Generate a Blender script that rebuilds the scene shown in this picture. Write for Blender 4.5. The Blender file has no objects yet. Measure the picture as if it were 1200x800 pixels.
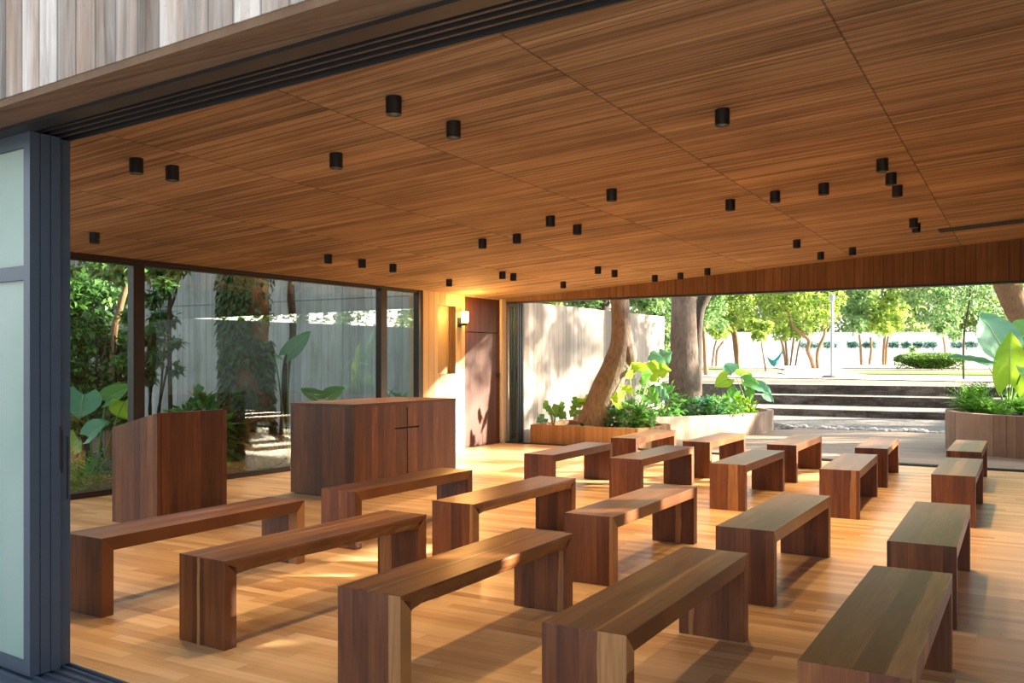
import bpy, math, random
from mathutils import Vector, Matrix, noise
random.seed(11)
R = math.radians
scn = bpy.context.scene
COL = scn.collection

# ------------------------------------------------------------------ mesh builder
class MB:
    def __init__(s): s.v = []; s.f = []; s.m = []; s.sm = []
    def add(s, vs, fs, mi=0, smooth=False):
        o = len(s.v); s.v += [tuple(v) for v in vs]
        for f in fs: s.f.append([i + o for i in f]); s.m.append(mi); s.sm.append(smooth)
    def box(s, a, b, mi=0):
        (x0, y0, z0), (x1, y1, z1) = a, b
        vs = [(x0,y0,z0),(x1,y0,z0),(x1,y1,z0),(x0,y1,z0),(x0,y0,z1),(x1,y0,z1),(x1,y1,z1),(x0,y1,z1)]
        s.add(vs, [(0,3,2,1),(4,5,6,7),(0,1,5,4),(1,2,6,5),(2,3,7,6),(3,0,4,7)], mi)
    def prism(s, poly, lo, hi, fn, mi=0):
        """poly: 2D outline, extruded lo..hi; fn(u,v,t)->xyz"""
        n = len(poly)
        vs = [fn(u, v, lo) for u, v in poly] + [fn(u, v, hi) for u, v in poly]
        fs = [tuple(range(n))[::-1], tuple(range(n, 2*n))] + [(i, (i+1) % n, n+(i+1) % n, n+i) for i in range(n)]
        s.add(vs, fs, mi)
    def tube(s, pts, rad, seg=10, mi=0, wob=0.0, seed=0, cap=True):
        pts = [Vector(p) for p in pts]; n = len(pts); vs = []; fs = []
        up = Vector((0.31, 0.95, 0.05))
        for i, p in enumerate(pts):
            d = (pts[min(i+1, n-1)] - pts[max(i-1, 0)]).normalized()
            a = d.cross(up)
            if a.length < .05: a = d.cross(Vector((1, 0, 0)))
            a.normalize(); b = d.cross(a).normalized()
            r = rad[i] if hasattr(rad, '__len__') else rad
            for k in range(seg):
                t = 2*math.pi*k/seg
                rr = r*(1 + wob*noise.noise(Vector((math.cos(t)*1.3+seed*7.1, math.sin(t)*1.3, p.z*1.6+p.x))))
                vs.append(p + a*math.cos(t)*rr + b*math.sin(t)*rr)
        for i in range(n-1):
            for k in range(seg):
                k2 = (k+1) % seg
                fs.append((i*seg+k, i*seg+k2, (i+1)*seg+k2, (i+1)*seg+k))
        s.add(vs, fs, mi, True)
        if cap:
            s.add(vs[:seg], [tuple(range(seg))[::-1]], mi); s.add(vs[-seg:], [tuple(range(seg))], mi)
    def lathe(s, prof, seg=20, c=(0, 0, 0), mi=0):
        vs = []; fs = []; n = len(prof)
        for r, z in prof:
            for k in range(seg):
                t = 2*math.pi*k/seg; vs.append((c[0]+r*math.cos(t), c[1]+r*math.sin(t), c[2]+z))
        for i in range(n-1):
            for k in range(seg):
                k2 = (k+1) % seg; fs.append((i*seg+k, i*seg+k2, (i+1)*seg+k2, (i+1)*seg+k))
        s.add(vs, fs, mi, False)
        s.add(vs[:seg], [tuple(range(seg))[::-1]], mi); s.add(vs[-seg:], [tuple(range(seg))], mi)
    def leaf(s, p, d, up, L, W, fold=.25, droop=.3, mi=0):
        """small simple leaf: two folded halves"""
        p = Vector(p); d = Vector(d).normalized(); sd = d.cross(Vector(up))
        if sd.length < .05: sd = d.cross(Vector((.3, .9, .2)))
        sd.normalize(); nn = sd.cross(d).normalized()
        m = p + d*L*.5 + nn*L*.04; t = p + d*L - nn*L*droop*.5
        l = p + d*L*.42 + sd*W*.5 + nn*W*fold; r = p + d*L*.42 - sd*W*.5 + nn*W*fold
        s.add([p, l, t, r, m], [(0, 4, 1), (1, 4, 2), (0, 3, 4), (3, 2, 4)], mi, True)
    def bigleaf(s, p, d, nrm, L, W, droop=.25, curl=.18, lobes=0, mi=0, midrib=None):
        """heart / lobed leaf: grid along the midrib, real ribs"""
        p = Vector(p); d = Vector(d).normalized(); nrm = Vector(nrm)
        sd = d.cross(nrm).normalized(); nn = sd.cross(d).normalized()
        NA, NB = 18, 5; vs = []; fs = []
        def half(t):
            w = math.sin(math.pi*min(1, (t*.92+.08))**.72)**.85 if t < 1 else 0
            return max(w, .02)
        for i in range(NA+1):
            t = i/NA; w = half(t)*W*.5
            if lobes: w *= 1 - .42*max(0, math.sin(t*math.pi*lobes))**2*(1 if .12 < t < .93 else 0)
            for j in range(-NB, NB+1):
                u = j/NB
                back = -.24*L*(abs(u)**1.4)*(1-t)**2.2          # the two ears behind the stem
                z = curl*W*(abs(u)**1.5)*.8 - droop*L*t*t + .012*L*math.sin(t*26+abs(u)*5)*abs(u)
                z += .02*L*noise.noise(Vector((t*4, u*3, L*9)))
                vs.append(p + d*(t*L+back) + sd*(u*w) + nn*z)
        c = 2*NB+1
        for i in range(NA):
            for j in range(2*NB): fs.append((i*c+j, i*c+j+1, (i+1)*c+j+1, (i+1)*c+j))
        s.add(vs, fs, mi, True)
        if midrib is not None:
            s.tube([vs[i*c+NB]+nn*.002 for i in range(NA)], [.016*W*(1-i/NA)+.002 for i in range(NA)], 5, midrib)
    def blob(s, c, r, seed=0, n=12, amp=.25, mi=0, zmin=None):
        vs = []; fs = []
        for i in range(n+1):
            th = math.pi*i/n
            for k in range(2*n):
                ph = math.pi*k/n
                v = Vector((math.sin(th)*math.cos(ph), math.sin(th)*math.sin(ph), math.cos(th)))
                f = 1+amp*noise.noise(v*1.7+Vector((seed*3.3, 0, 0)))
                q = Vector((c[0]+v.x*r[0]*f, c[1]+v.y*r[1]*f, c[2]+v.z*r[2]*f))
                if zmin is not None: q.z = max(q.z, zmin)
                vs.append(q)
        for i in range(n):
            for k in range(2*n):
                k2 = (k+1) % (2*n); fs.append((i*2*n+k, (i+1)*2*n+k, (i+1)*2*n+k2, i*2*n+k2))
        s.add(vs, fs, mi, True)
    def build(s, name, mats, parent=None, loc=None, rot=None, bevel=0):
        me = bpy.data.meshes.new(name); me.from_pydata(s.v, [], s.f)
        if not isinstance(mats, (list, tuple)): mats = [mats]
        for m in mats: me.materials.append(m)
        me.polygons.foreach_set('material_index', s.m); me.polygons.foreach_set('use_smooth', s.sm); me.update()
        o = bpy.data.objects.new(name, me); COL.objects.link(o)
        if parent: o.parent = parent
        if loc: o.location = loc
        if rot: o.rotation_euler = rot
        if bevel:
            b = o.modifiers.new('edge', 'BEVEL'); b.width = bevel; b.segments = 2; b.limit_method = 'ANGLE'; b.angle_limit = R(40)
        return o

def tag(o, label=None, cat=None, group=None, kind=None):
    if label: o['label'] = label
    if cat: o['category'] = cat
    if group: o['group'] = group
    if kind: o['kind'] = kind
    return o
def thing(name, loc, label, cat, group=None, rz=0):
    o = bpy.data.objects.new(name, None); COL.objects.link(o); o.empty_display_size = .1
    o.location = loc; o.rotation_euler.z = rz
    return tag(o, label, cat, group)
def struct(name, mb, mat, **k):
    return tag(mb.build(name, mat, **k), kind='structure')

# ------------------------------------------------------------------ materials
class NT:
    def __init__(s, name):
        s.mat = bpy.data.materials.new(name); s.mat.use_nodes = True
        s.t = s.mat.node_tree; s.t.nodes.clear()
        s.out = s.n('ShaderNodeOutputMaterial')
    def n(s, typ, **k):
        x = s.t.nodes.new(typ)
        for a, b in k.items(): setattr(x, a, b)
        return x
    def l(s, a, b): s.t.links.new(a, b)
    def put(s, sock, val):
        if isinstance(val, bpy.types.NodeSocket): s.l(val, sock)
        else: sock.default_value = val
    def math(s, op, a, b=None, c=None, clamp=False):
        x = s.n('ShaderNodeMath', operation=op, use_clamp=clamp); s.put(x.inputs[0], a)
        if b is not None: s.put(x.inputs[1], b)
        if c is not None: s.put(x.inputs[2], c)
        return x.outputs[0]
    def comb(s, x, y, z):
        c = s.n('ShaderNodeCombineXYZ')
        for i, v in enumerate((x, y, z)): s.put(c.inputs[i], v)
        return c.outputs[0]
    def noise(s, vec, scale=5., detail=3., rough=.55, dist=0.):
        x = s.n('ShaderNodeTexNoise'); s.put(x.inputs['Vector'], vec); x.inputs['Scale'].default_value = scale
        x.inputs['Detail'].default_value = detail; x.inputs['Roughness'].default_value = rough; x.inputs['Distortion'].default_value = dist
        return x.outputs['Fac']
    def white(s, vec):
        x = s.n('ShaderNodeTexWhiteNoise', noise_dimensions='3D'); s.put(x.inputs['Vector'], vec); return x.outputs['Value']
    def ramp(s, fac, stops, interp='LINEAR'):
        x = s.n('ShaderNodeValToRGB'); cr = x.color_ramp; cr.interpolation = interp
        while len(cr.elements) < len(stops): cr.elements.new(.5)
        for e, (p, c) in zip(cr.elements, stops): e.position = p; e.color = (c[0], c[1], c[2], 1)
        s.put(x.inputs[0], fac); return x.outputs[0]
    def mix(s, fac, a, b, blend='MIX'):
        x = s.n('ShaderNodeMix', data_type='RGBA', blend_type=blend); s.put(x.inputs[0], fac)
        for i, v in ((6, a), (7, b)):
            if isinstance(v, tuple): v = (v[0], v[1], v[2], 1)
            s.put(x.inputs[i], v)
        return x.outputs[2]
    def scalecol(s, col, fac):
        x = s.n('ShaderNodeVectorMath', operation='SCALE'); s.put(x.inputs[0], col); s.put(x.inputs[3], fac); return x.outputs[0]
    def bump(s, h, strength=.3, dist=.02):
        x = s.n('ShaderNodeBump'); x.inputs['Strength'].default_value = strength; x.inputs['Distance'].default_value = dist
        s.put(x.inputs['Height'], h); return x.outputs[0]
    def princ(s, col, rough=.5, normal=None, metal=0., spec=.5, **k):
        p = s.n('ShaderNodeBsdfPrincipled')
        if isinstance(col, tuple): col = (col[0], col[1], col[2], 1)
        s.put(p.inputs['Base Color'], col); s.put(p.inputs['Roughness'], rough); p.inputs['Metallic'].default_value = metal
        p.inputs['Specular IOR Level'].default_value = spec
        if normal is not None: s.l(normal, p.inputs['Normal'])
        for a, b in k.items(): s.put(p.inputs[a], b)
        return p.outputs[0]
    def done(s, sh): s.l(sh, s.out.inputs[0]); return s.mat
    def objxyz(s, which='Object'):
        tc = s.n('ShaderNodeTexCoord'); sp = s.n('ShaderNodeSeparateXYZ'); s.l(tc.outputs[which], sp.inputs[0])
        return tc.outputs[which], sp.outputs[0], sp.outputs[1], sp.outputs[2]
    def worldxyz(s):
        g = s.n('ShaderNodeNewGeometry'); sp = s.n('ShaderNodeSeparateXYZ'); s.l(g.outputs['Position'], sp.inputs[0])
        return g.outputs['Position'], sp.outputs[0], sp.outputs[1], sp.outputs[2]

def plain(name, col, rough=.5, metal=0., spec=.5):
    t = NT(name); _, x, y, z = t.objxyz()
    v = t.noise(t.comb(x, y, z), 9, 3)
    c = t.scalecol(t.ramp(v, [(0, col), (1, col)]), t.math('MULTIPLY_ADD', v, .24, .88))
    return t.done(t.princ(c, rough, None, metal, spec))

def wood(name, along, strip, pal, rough=.36, across='X', pale=None, spec=.45):
    t = NT(name); _, x, y, z = t.objxyz()
    oi = t.n('ShaderNodeObjectInfo'); sc = t.n('ShaderNodeSeparateColor'); t.l(oi.outputs['Color'], sc.inputs[0])
    seed = t.math('MULTIPLY', sc.outputs[0], 57.)
    a = {'X': x, 'Y': y, 'XY': t.math('ADD', x, y)}[across]
    l = {'X': x, 'Y': y, 'Z': z}[along]
    other = t.math('ADD', t.math('ADD', x, y), z)
    st = t.math('FLOOR', t.math('ADD', t.math('DIVIDE', a, strip), t.math('FRACT', t.math('MULTIPLY', seed, 3.1))))
    wn = t.white(t.comb(st, seed, 1.7))
    wn2 = t.white(t.comb(st, seed, 8.3))
    lg = t.math('ADD', l, t.math('MULTIPLY', wn, 7.))
    wide = t.noise(t.comb(t.math('MULTIPLY', a, 9.), t.math('MULTIPLY', lg, 1.1), t.math('MULTIPLY', wn2, 20.)), 1., 3, .6, 1.2)
    fine = t.noise(t.comb(t.math('MULTIPLY', a, 60.), t.math('MULTIPLY', lg, 2.2), t.math('MULTIPLY', other, 2.)), 1., 2, .5, .5)
    k = t.math('ADD', t.math('MULTIPLY_ADD', wn, .48, .05), t.math('MULTIPLY', t.math('SUBTRACT', wide, .5), .95), clamp=True)
    col = t.ramp(t.math('ADD', k, .12), pal)
    if pale:
        d = t.math('ABSOLUTE', t.math('SUBTRACT', t.math('ADD', t.math('DIVIDE', a, .352), t.math('MULTIPLY', t.math('SUBTRACT', wide, .5), .16)), sc.outputs[1]))
        on = t.math('LESS_THAN', d, t.math('MULTIPLY', sc.outputs[2], .25))
        col = t.mix(on, col, t.mix(wide, pale, tuple(c*.55 for c in pale)))
    col = t.scalecol(col, t.math('MULTIPLY_ADD', fine, .8, .42))
    fr = t.math('FRACT', t.math('ADD', t.math('DIVIDE', a, strip), t.math('FRACT', t.math('MULTIPLY', seed, 3.1))))
    seam = t.math('LESS_THAN', t.math('ABSOLUTE', t.math('SUBTRACT', fr, .5)), .488)
    col = t.scalecol(col, t.math('MULTIPLY_ADD', seam, .35, .65))
    nb = t.bump(seam, .08, .002)
    return t.done(t.princ(col, rough, nb, spec=spec))

PAL_RED = [(0, (.060, .017, .007)), (.3, (.12, .036, .013)), (.6, (.19, .064, .021)), (.85, (.28, .108, .034)), (1, (.40, .18, .055))]
PAL_TOP = [(0, (.075, .026, .011)), (.3, (.14, .050, .018)), (.6, (.21, .083, .028)), (.85, (.30, .135, .045)), (1, (.42, .21, .075))]
PAL_ALT = [(0, (.060, .016, .007)), (.35, (.125, .038, .014)), (.65, (.19, .066, .023)), (1, (.31, .135, .048))]
PALE = (.46, .225, .085)
M = {}
M['bench_top'] = wood('bench_top_wood', 'Y', .0895, PAL_TOP, .33, 'X', PALE)
M['bench_leg'] = wood('bench_leg_wood', 'Z', .0895, PAL_RED, .4, 'X', PALE)
M['altar'] = wood('altar_wood', 'Z', .105, PAL_ALT, .4, 'XY')
M['altar_top'] = wood('altar_top_wood', 'Y', .12, PAL_ALT, .4, 'X')
M['lectern'] = wood('lectern_wood', 'Z', .085, PAL_RED, .42, 'XY')
M['door_wood'] = wood('door_wood', 'Z', .075, [(0, (.04, .010, .005)), (.5, (.10, .030, .012)), (1, (.17, .06, .025))], .5, 'XY')

def board(name, across, along, w, pal, bump=.5, panel=None, seams=None, stain=None, rough=.8, lines=.45, wnw=.42, gs=46., gw=.55, gl=1.5):
    """board-marked concrete: every board its own tone, ridges between the boards"""
    t = NT(name); P, x, y, z = t.worldxyz(); A = {'X': x, 'Y': y, 'Z': z}
    a = A[across] if across != 'XY' else t.math('ADD', x, t.math('MULTIPLY', y, .93)); l = A[along]
    q = t.math('DIVIDE', a, w)
    if panel:
        pi = t.math('FLOOR', t.math('DIVIDE', t.math('ADD', l, panel[1]), panel[0]))
        q = t.math('ADD', q, t.math('MULTIPLY', t.white(t.comb(pi, 3.3, 1.)), .7))
    else: pi = 0.
    st = t.math('FLOOR', q); fr = t.math('FRACT', q)
    wn = t.white(t.comb(st, pi, 2.2)); wn2 = t.white(t.comb(st, pi, 9.1))
    grain = t.noise(t.comb(t.math('MULTIPLY', a, gs), t.math('ADD', t.math('MULTIPLY', l, gl), t.math('MULTIPLY', wn, 9.)), t.math('MULTIPLY', wn2, 9.)), 1., 5, .62, .4)
    cloud = t.noise(t.comb(t.math('MULTIPLY', a, 1.2), t.math('MULTIPLY', l, .8), t.math('MULTIPLY', wn, .25)), 1., 4, .6, .5)
    pores = t.noise(P, 60., 2, .7)
    k = t.math('ADD', t.math('ADD', t.math('MULTIPLY', wn, wnw), t.math('MULTIPLY_ADD', t.math('SUBTRACT', grain, .5), gw*1.5, .30)), t.math('MULTIPLY', t.math('SUBTRACT', cloud, .5), .7), clamp=True)
    col = t.ramp(k, pal)
    if stain:
        sn = t.noise(t.comb(t.math('MULTIPLY', a, 3.), t.math('MULTIPLY', l, .5), t.math('MULTIPLY', wn2, 3.)), 1., 5, .65, .5)
        sf = t.math('MULTIPLY', t.math('MULTIPLY', t.math('SUBTRACT', sn, .43), 4.5, clamp=True), .62)
        col = t.mix(sf, col, t.scalecol(t.ramp(sf, [(0, stain), (1, stain)]), t.math('MULTIPLY_ADD', k, 1.1, .55)))
    edge = t.math('SUBTRACT', 1., t.math('MULTIPLY', t.math('ABSOLUTE', t.math('SUBTRACT', fr, .5)), 2.))
    gap = t.math('MULTIPLY', t.math('LESS_THAN', edge, .09), t.math('GREATER_THAN', wn2, .35))
    col = t.scalecol(col, t.math('SUBTRACT', 1., t.math('MULTIPLY', gap, lines)))
    if panel:
        pf = t.math('FRACT', t.math('DIVIDE', t.math('ADD', l, panel[1]), panel[0]))
        pg = t.math('LESS_THAN', t.math('ABSOLUTE', t.math('SUBTRACT', pf, .5)), .5-.006/panel[0])
        col = t.scalecol(col, t.math('MULTIPLY_ADD', pg, .5, .5))
    pit = t.math('LESS_THAN', pores, .27); col = t.scalecol(col, t.math('SUBTRACT', 1., t.math('MULTIPLY', pit, .4)))
    h = t.math('ADD', t.math('ADD', t.math('MULTIPLY', wn, .6), t.math('MULTIPLY', grain, .5)), t.math('MULTIPLY', gap, -.7))
    return t.done(t.princ(col, rough, t.bump(h, bump, .012), spec=.25))

M['ceiling'] = board('board_marked_ceiling', 'Y', 'X', .085, [(0, (.085, .054, .031)), (.3, (.22, .147, .085)), (.6, (.39, .270, .158)), (.85, (.53, .385, .235)), (1, (.66, .51, .34))], .8, (1.375, 9.08), stain=(.32, .185, .11), lines=.6, wnw=.26, gs=26., gw=1.05, gl=.5)
M['beam'] = board('board_marked_beam', 'X', 'Z', .13, [(0, (.12, .062, .033)), (.5, (.20, .108, .056)), (1, (.28, .165, .09))], .5, wnw=.25, gs=30., gw=.8, gl=1.2)
M['wall_grey'] = board('board_marked_grey_wall', 'X', 'Z', .13, [(0, (.07, .060, .053)), (.35, (.20, .185, .172)), (.7, (.36, .34, .325)), (1, (.60, .58, .56))], .6, stain=(.24, .155, .10), rough=.85, wnw=.6, gs=24., gw=.8, gl=2.)
M['wall_out'] = board('board_marked_pale_wall', 'Y', 'Z', .16, [(0, (.19, .16, .14)), (.5, (.34, .30, .26)), (1, (.50, .45, .40))], .4, stain=(.29, .215, .165))
M['wall_court'] = board('board_marked_court_wall', 'X', 'Z', .19, [(0, (.17, .17, .16)), (.5, (.33, .33, .32)), (1, (.52, .52, .5))], .5, stain=(.20, .19, .16))
M['wall_in'] = board('board_marked_inner_wall', 'Y', 'Z', .14, [(0, (.36, .27, .17)), (.5, (.52, .40, .27)), (1, (.64, .52, .37))], .3)
M['planter'] = board('board_marked_planter', 'XY', 'Z', .085, [(0, (.17, .115, .085)), (.5, (.32, .23, .175)), (1, (.46, .35, .28))], .5, rough=.85)
M['planter_warm'] = board('board_marked_brown_planter', 'XY', 'Z', .085, [(0, (.17, .085, .038)), (.5, (.31, .17, .085)), (1, (.45, .28, .16))], .5, rough=.85)
M['soffit'] = board('brown_soffit_concrete', 'Y', 'X', .2, [(0, (.06, .035, .021)), (.5, (.12, .075, .047)), (1, (.21, .14, .095))], .6)

def floor_mat():
    t = NT('oak_plank_floor'); P, x, y, z = t.worldxyz()
    row = t.math('FLOOR', t.math('DIVIDE', y, .082))
    rw = t.white(t.comb(row, 1.3, 0.))
    q = t.math('ADD', t.math('DIVIDE', x, .95), t.math('MULTIPLY', rw, 5.))
    pl = t.math('FLOOR', q); wn = t.white(t.comb(row, pl, 4.)); wn2 = t.white(t.comb(row, pl, 11.))
    g = t.noise(t.comb(t.math('ADD', t.math('MULTIPLY', x, 1.7), t.math('MULTIPLY', wn, 9.)), t.math('MULTIPLY', y, 30.), t.math('MULTIPLY', wn2, 9.)), 1., 5, .65, .8)
    k = t.math('ADD', t.math('MULTIPLY', wn, .72), t.math('MULTIPLY_ADD', t.math('SUBTRACT', g, .5), 1.0, .14), clamp=True)
    col = t.ramp(k, [(0, (.34, .175, .070)), (.3, (.52, .310, .140)), (.65, (.64, .415, .205)), (1, (.76, .54, .31))])
    fy = t.math('FRACT', t.math('DIVIDE', y, .082)); fx = t.math('FRACT', q)
    gy = t.math('LESS_THAN', t.math('ABSOLUTE', t.math('SUBTRACT', fy, .5)), .485)
    gx = t.math('LESS_THAN', t.math('ABSOLUTE', t.math('SUBTRACT', fx, .5)), .498)
    gap = t.math('MULTIPLY', gy, gx)
    col = t.scalecol(col, t.math('MULTIPLY_ADD', gap, .35, .65))
    return t.done(t.princ(col, t.math('MULTIPLY_ADD', g, .16, .26), t.bump(t.math('ADD', t.math('MULTIPLY', g, .3), gap), .12, .003), spec=.5))
M['floor'] = floor_mat()

def deck_mat():
    t = NT('weathered_terrace_boards'); P, x, y, z = t.worldxyz()
    row = t.math('FLOOR', t.math('DIVIDE', y, .11)); wn = t.white(t.comb(row, t.math('FLOOR', t.math('ADD', t.math('DIVIDE', x, 2.), t.math('MULTIPLY', row, .37))), 4.))
    g = t.noise(t.comb(t.math('MULTIPLY', x, 1.2), t.math('MULTIPLY', y, 9.), wn), 1., 5, .6, .4)
    col = t.ramp(t.math('ADD', t.math('MULTIPLY', wn, .45), t.math('MULTIPLY', g, .6)), [(0, (.15, .10, .07)), (.5, (.27, .19, .135)), (1, (.41, .305, .225))])
    gy = t.math('LESS_THAN', t.math('ABSOLUTE', t.math('SUBTRACT', t.math('FRACT', t.math('DIVIDE', y, .11)), .5)), .47)
    col = t.scalecol(col, t.math('MULTIPLY_ADD', gy, .35, .65))
    return t.done(t.princ(col, .65, t.bump(t.math('ADD', gy, g), .3, .006)))
M['deck'] = deck_mat()

def stone_mat(name, pal):
    t = NT(name); P, x, y, z = t.worldxyz()
    a = t.noise(t.comb(t.math('MULTIPLY', x, .9), t.math('MULTIPLY', y, 1.), t.math('MULTIPLY', z, 3.)), 1.6, 6, .7, .5); b = t.noise(P, 14., 3, .7)
    blk = t.white(t.comb(t.math('FLOOR', t.math('DIVIDE', x, 1.9)), t.math('FLOOR', y), 3.))
    k = t.math('ADD', t.math('ADD', t.math('MULTIPLY_ADD', t.math('SUBTRACT', a, .5), 1.4, .3), t.math('MULTIPLY', blk, .25)), t.math('MULTIPLY', t.math('SUBTRACT', b, .5), .5), clamp=True)
    return t.done(t.princ(t.ramp(k, pal), .85, t.bump(a, .4, .02), spec=.2))
def speck(name, pal, scale, bump=.5, rough=.9, big=1.5):
    t = NT(name); P, x, y, z = t.worldxyz()
    v = t.n('ShaderNodeTexVoronoi'); t.l(P, v.inputs['Vector']); v.inputs['Scale'].default_value = scale
    sc = t.n('ShaderNodeSeparateColor'); t.l(v.outputs['Color'], sc.inputs[0])
    c = t.noise(P, big, 4, .6)
    k = t.math('ADD', t.math('MULTIPLY', sc.outputs[0], .6), t.math('MULTIPLY', c, .5))
    return t.done(t.princ(t.ramp(k, pal), rough, t.bump(t.math('SUBTRACT', 1., v.outputs['Distance']), bump, .02), spec=.2))
M['gravel'] = speck('grey_gravel', [(0, (.07, .062, .055)), (.5, (.20, .18, .165)), (1, (.40, .37, .34))], 28)
M['mulch'] = speck('dark_leaf_mulch', [(0, (.025, .017, .011)), (.5, (.075, .052, .034)), (1, (.17, .125, .085))], 22, .9)
M['path'] = speck('pale_concrete_path', [(0, (.55, .52, .49)), (1, (.76, .73, .70))], 9, .1, .8)
M['earth'] = speck('dry_earth_and_gravel', [(0, (.09, .075, .06)), (.5, (.19, .16, .13)), (1, (.32, .28, .23))], 12, .4)
M['lawn'] = speck('short_lawn', [(0, (.07, .16, .02)), (.5, (.15, .30, .04)), (1, (.27, .46, .08))], 30, .7)
M['stone'] = stone_mat('dark_weathered_stone', [(0, (.022, .017, .014)), (.35, (.085, .064, .052)), (.7, (.22, .175, .145)), (1, (.40, .34, .29))])
M['stone_top'] = speck('pale_step_top', [(0, (.10, .09, .08)), (.5, (.19, .175, .16)), (1, (.30, .28, .26))], 14, .3)  # step tops are paler than the risers
M['paving'] = speck('pale_entrance_paving', [(0, (.40, .37, .33)), (1, (.62, .59, .55))], 6, .15, .8)
M['glare_white'] = plain('road_glare_white', (.85, .84, .80), .8)  # white that paints the glare of the far sunlit road and haze
M['metal'] = plain('blue_grey_powder_coat', (.038, .058, .088), .42)
M['metal_dark'] = plain('dark_track_metal', (.012, .013, .016), .45)
M['bronze'] = plain('dark_brown_window_frame', (.030, .019, .014), .45)
M['black'] = plain('black_lamp_metal', (.006, .006, .007), .5)
M['steel'] = plain('galvanised_pole_steel', (.42, .44, .46), .45, .6)
M['jamb'] = plain('pale_jamb_plaster', (.62, .52, .40), .7)
M['ochre'] = plain('ochre_niche_panel', (.34, .24, .11), .55)
M['slot'] = plain('slot_black', (.01, .01, .01), .8)
M['teal'] = plain('teal_hammock_cloth', (.05, .33, .33), .8)
M['tire'] = plain('black_rubber', (.02, .02, .02), .8)

def emis(name, col, s):
    t = NT(name); e = t.n('ShaderNodeEmission'); e.inputs[0].default_value = (*col, 1); e.inputs[1].default_value = s
    return t.done(e.outputs[0])
M['lens'] = emis('warm_lamp_lens', (1, .72, .40), 3.5)
M['shade'] = emis('warm_glass_shade', (1, .62, .20), 7.)

def glass_mat(name, tint, base, refl):
    t = NT(name); lw = t.n('ShaderNodeLayerWeight'); lw.inputs[0].default_value = .5
    f = t.math('MULTIPLY_ADD', t.math('POWER', lw.outputs['Facing'], 4.), .9, base, clamp=True)
    tr = t.n('ShaderNodeBsdfTransparent'); tr.inputs[0].default_value = (*tint, 1)
    gl = t.n('ShaderNodeBsdfGlossy'); gl.inputs['Roughness'].default_value = .0; gl.inputs[0].default_value = (*refl, 1)
    m = t.n('ShaderNodeMixShader'); t.l(f, m.inputs[0]); t.l(tr.outputs[0], m.inputs[1]); t.l(gl.outputs[0], m.inputs[2])
    return t.done(m.outputs[0])
M['glass'] = glass_mat('clear_window_glass', (.90, .96, .93), .075, (.95, 1, .98))
def frosted():
    t = NT('reeded_privacy_glass'); _, x, y, z = t.objxyz()
    rd = t.math('SINE', t.math('MULTIPLY', x, 420.)); cl = t.noise(t.comb(t.math('MULTIPLY', x, 2.), 0., t.math('MULTIPLY', z, 1.3)), 1., 3)
    nb = t.bump(rd, .25, .004)
    tr = t.n('ShaderNodeBsdfTranslucent'); tr.inputs[0].default_value = (.70, .86, .80, 1)
    col = t.ramp(cl, [(.3, (.36, .50, .46)), (.7, (.50, .60, .58))])
    p = t.princ(col, .32, nb, spec=.6)
    m = t.n('ShaderNodeMixShader'); m.inputs[0].default_value = .4; t.l(p, m.inputs[1]); t.l(tr.outputs[0], m.inputs[2])
    return t.done(m.outputs[0])
M['frosted'] = frosted()

def leafmat(name, c0, c1, trans=.4, rough=.4):
    t = NT(name); g = t.n('ShaderNodeNewGeometry'); oi = t.n('ShaderNodeObjectInfo')
    v = t.math('FRACT', t.math('ADD', g.outputs['Random Per Island'], t.math('MULTIPLY', oi.outputs['Random'], .15)))
    col = t.ramp(v, [(0, c0), (.55, tuple((a+b)/2 for a, b in zip(c0, c1))), (1, c1)])
    p = t.princ(col, rough, spec=.35)
    tr = t.n('ShaderNodeBsdfTranslucent'); t.l(t.scalecol(col, 1.25), tr.inputs[0])
    m = t.n('ShaderNodeMixShader'); m.inputs[0].default_value = trans; t.l(p, m.inputs[1]); t.l(tr.outputs[0], m.inputs[2])
    return t.done(m.outputs[0])
M['leaf_park'] = leafmat('park_tree_leaves', (.10, .20, .03), (.40, .50, .09), .5)
M['leaf_park_b'] = leafmat('park_tree_leaves_cool', (.07, .17, .06), (.27, .40, .14), .5)
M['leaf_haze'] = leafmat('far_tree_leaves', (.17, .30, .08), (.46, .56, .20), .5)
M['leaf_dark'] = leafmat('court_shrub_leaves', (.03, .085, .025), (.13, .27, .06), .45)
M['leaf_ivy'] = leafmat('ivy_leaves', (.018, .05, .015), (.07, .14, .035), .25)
M['leaf_under'] = leafmat('undergrowth_leaves', (.05, .16, .05), (.20, .42, .08), .45)
M['leaf_fern'] = leafmat('fern_fronds', (.08, .22, .03), (.22, .44, .07), .45)
M['leaf_blue'] = leafmat('blue_green_leaf_blade', (.10, .30, .17), (.16, .38, .22), .35, .3)
M['leaf_lime'] = leafmat('lime_leaf_blade', (.30, .52, .03), (.42, .62, .05), .6, .4)
M['leaf_mid'] = leafmat('green_leaf_blade', (.10, .30, .05), (.16, .40, .08), .5, .35)
M['hedge'] = leafmat('clipped_hedge_leaves', (.06, .17, .02), (.25, .42, .07), .35)
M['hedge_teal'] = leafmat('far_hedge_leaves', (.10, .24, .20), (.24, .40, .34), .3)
M['stalk'] = plain('green_leaf_stalk', (.18, .34, .07), .5)
M['rib'] = plain('pale_leaf_rib', (.42, .58, .25), .5)
M['litter'] = leafmat('dry_leaves', (.10, .06, .03), (.30, .21, .12), .2)
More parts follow.
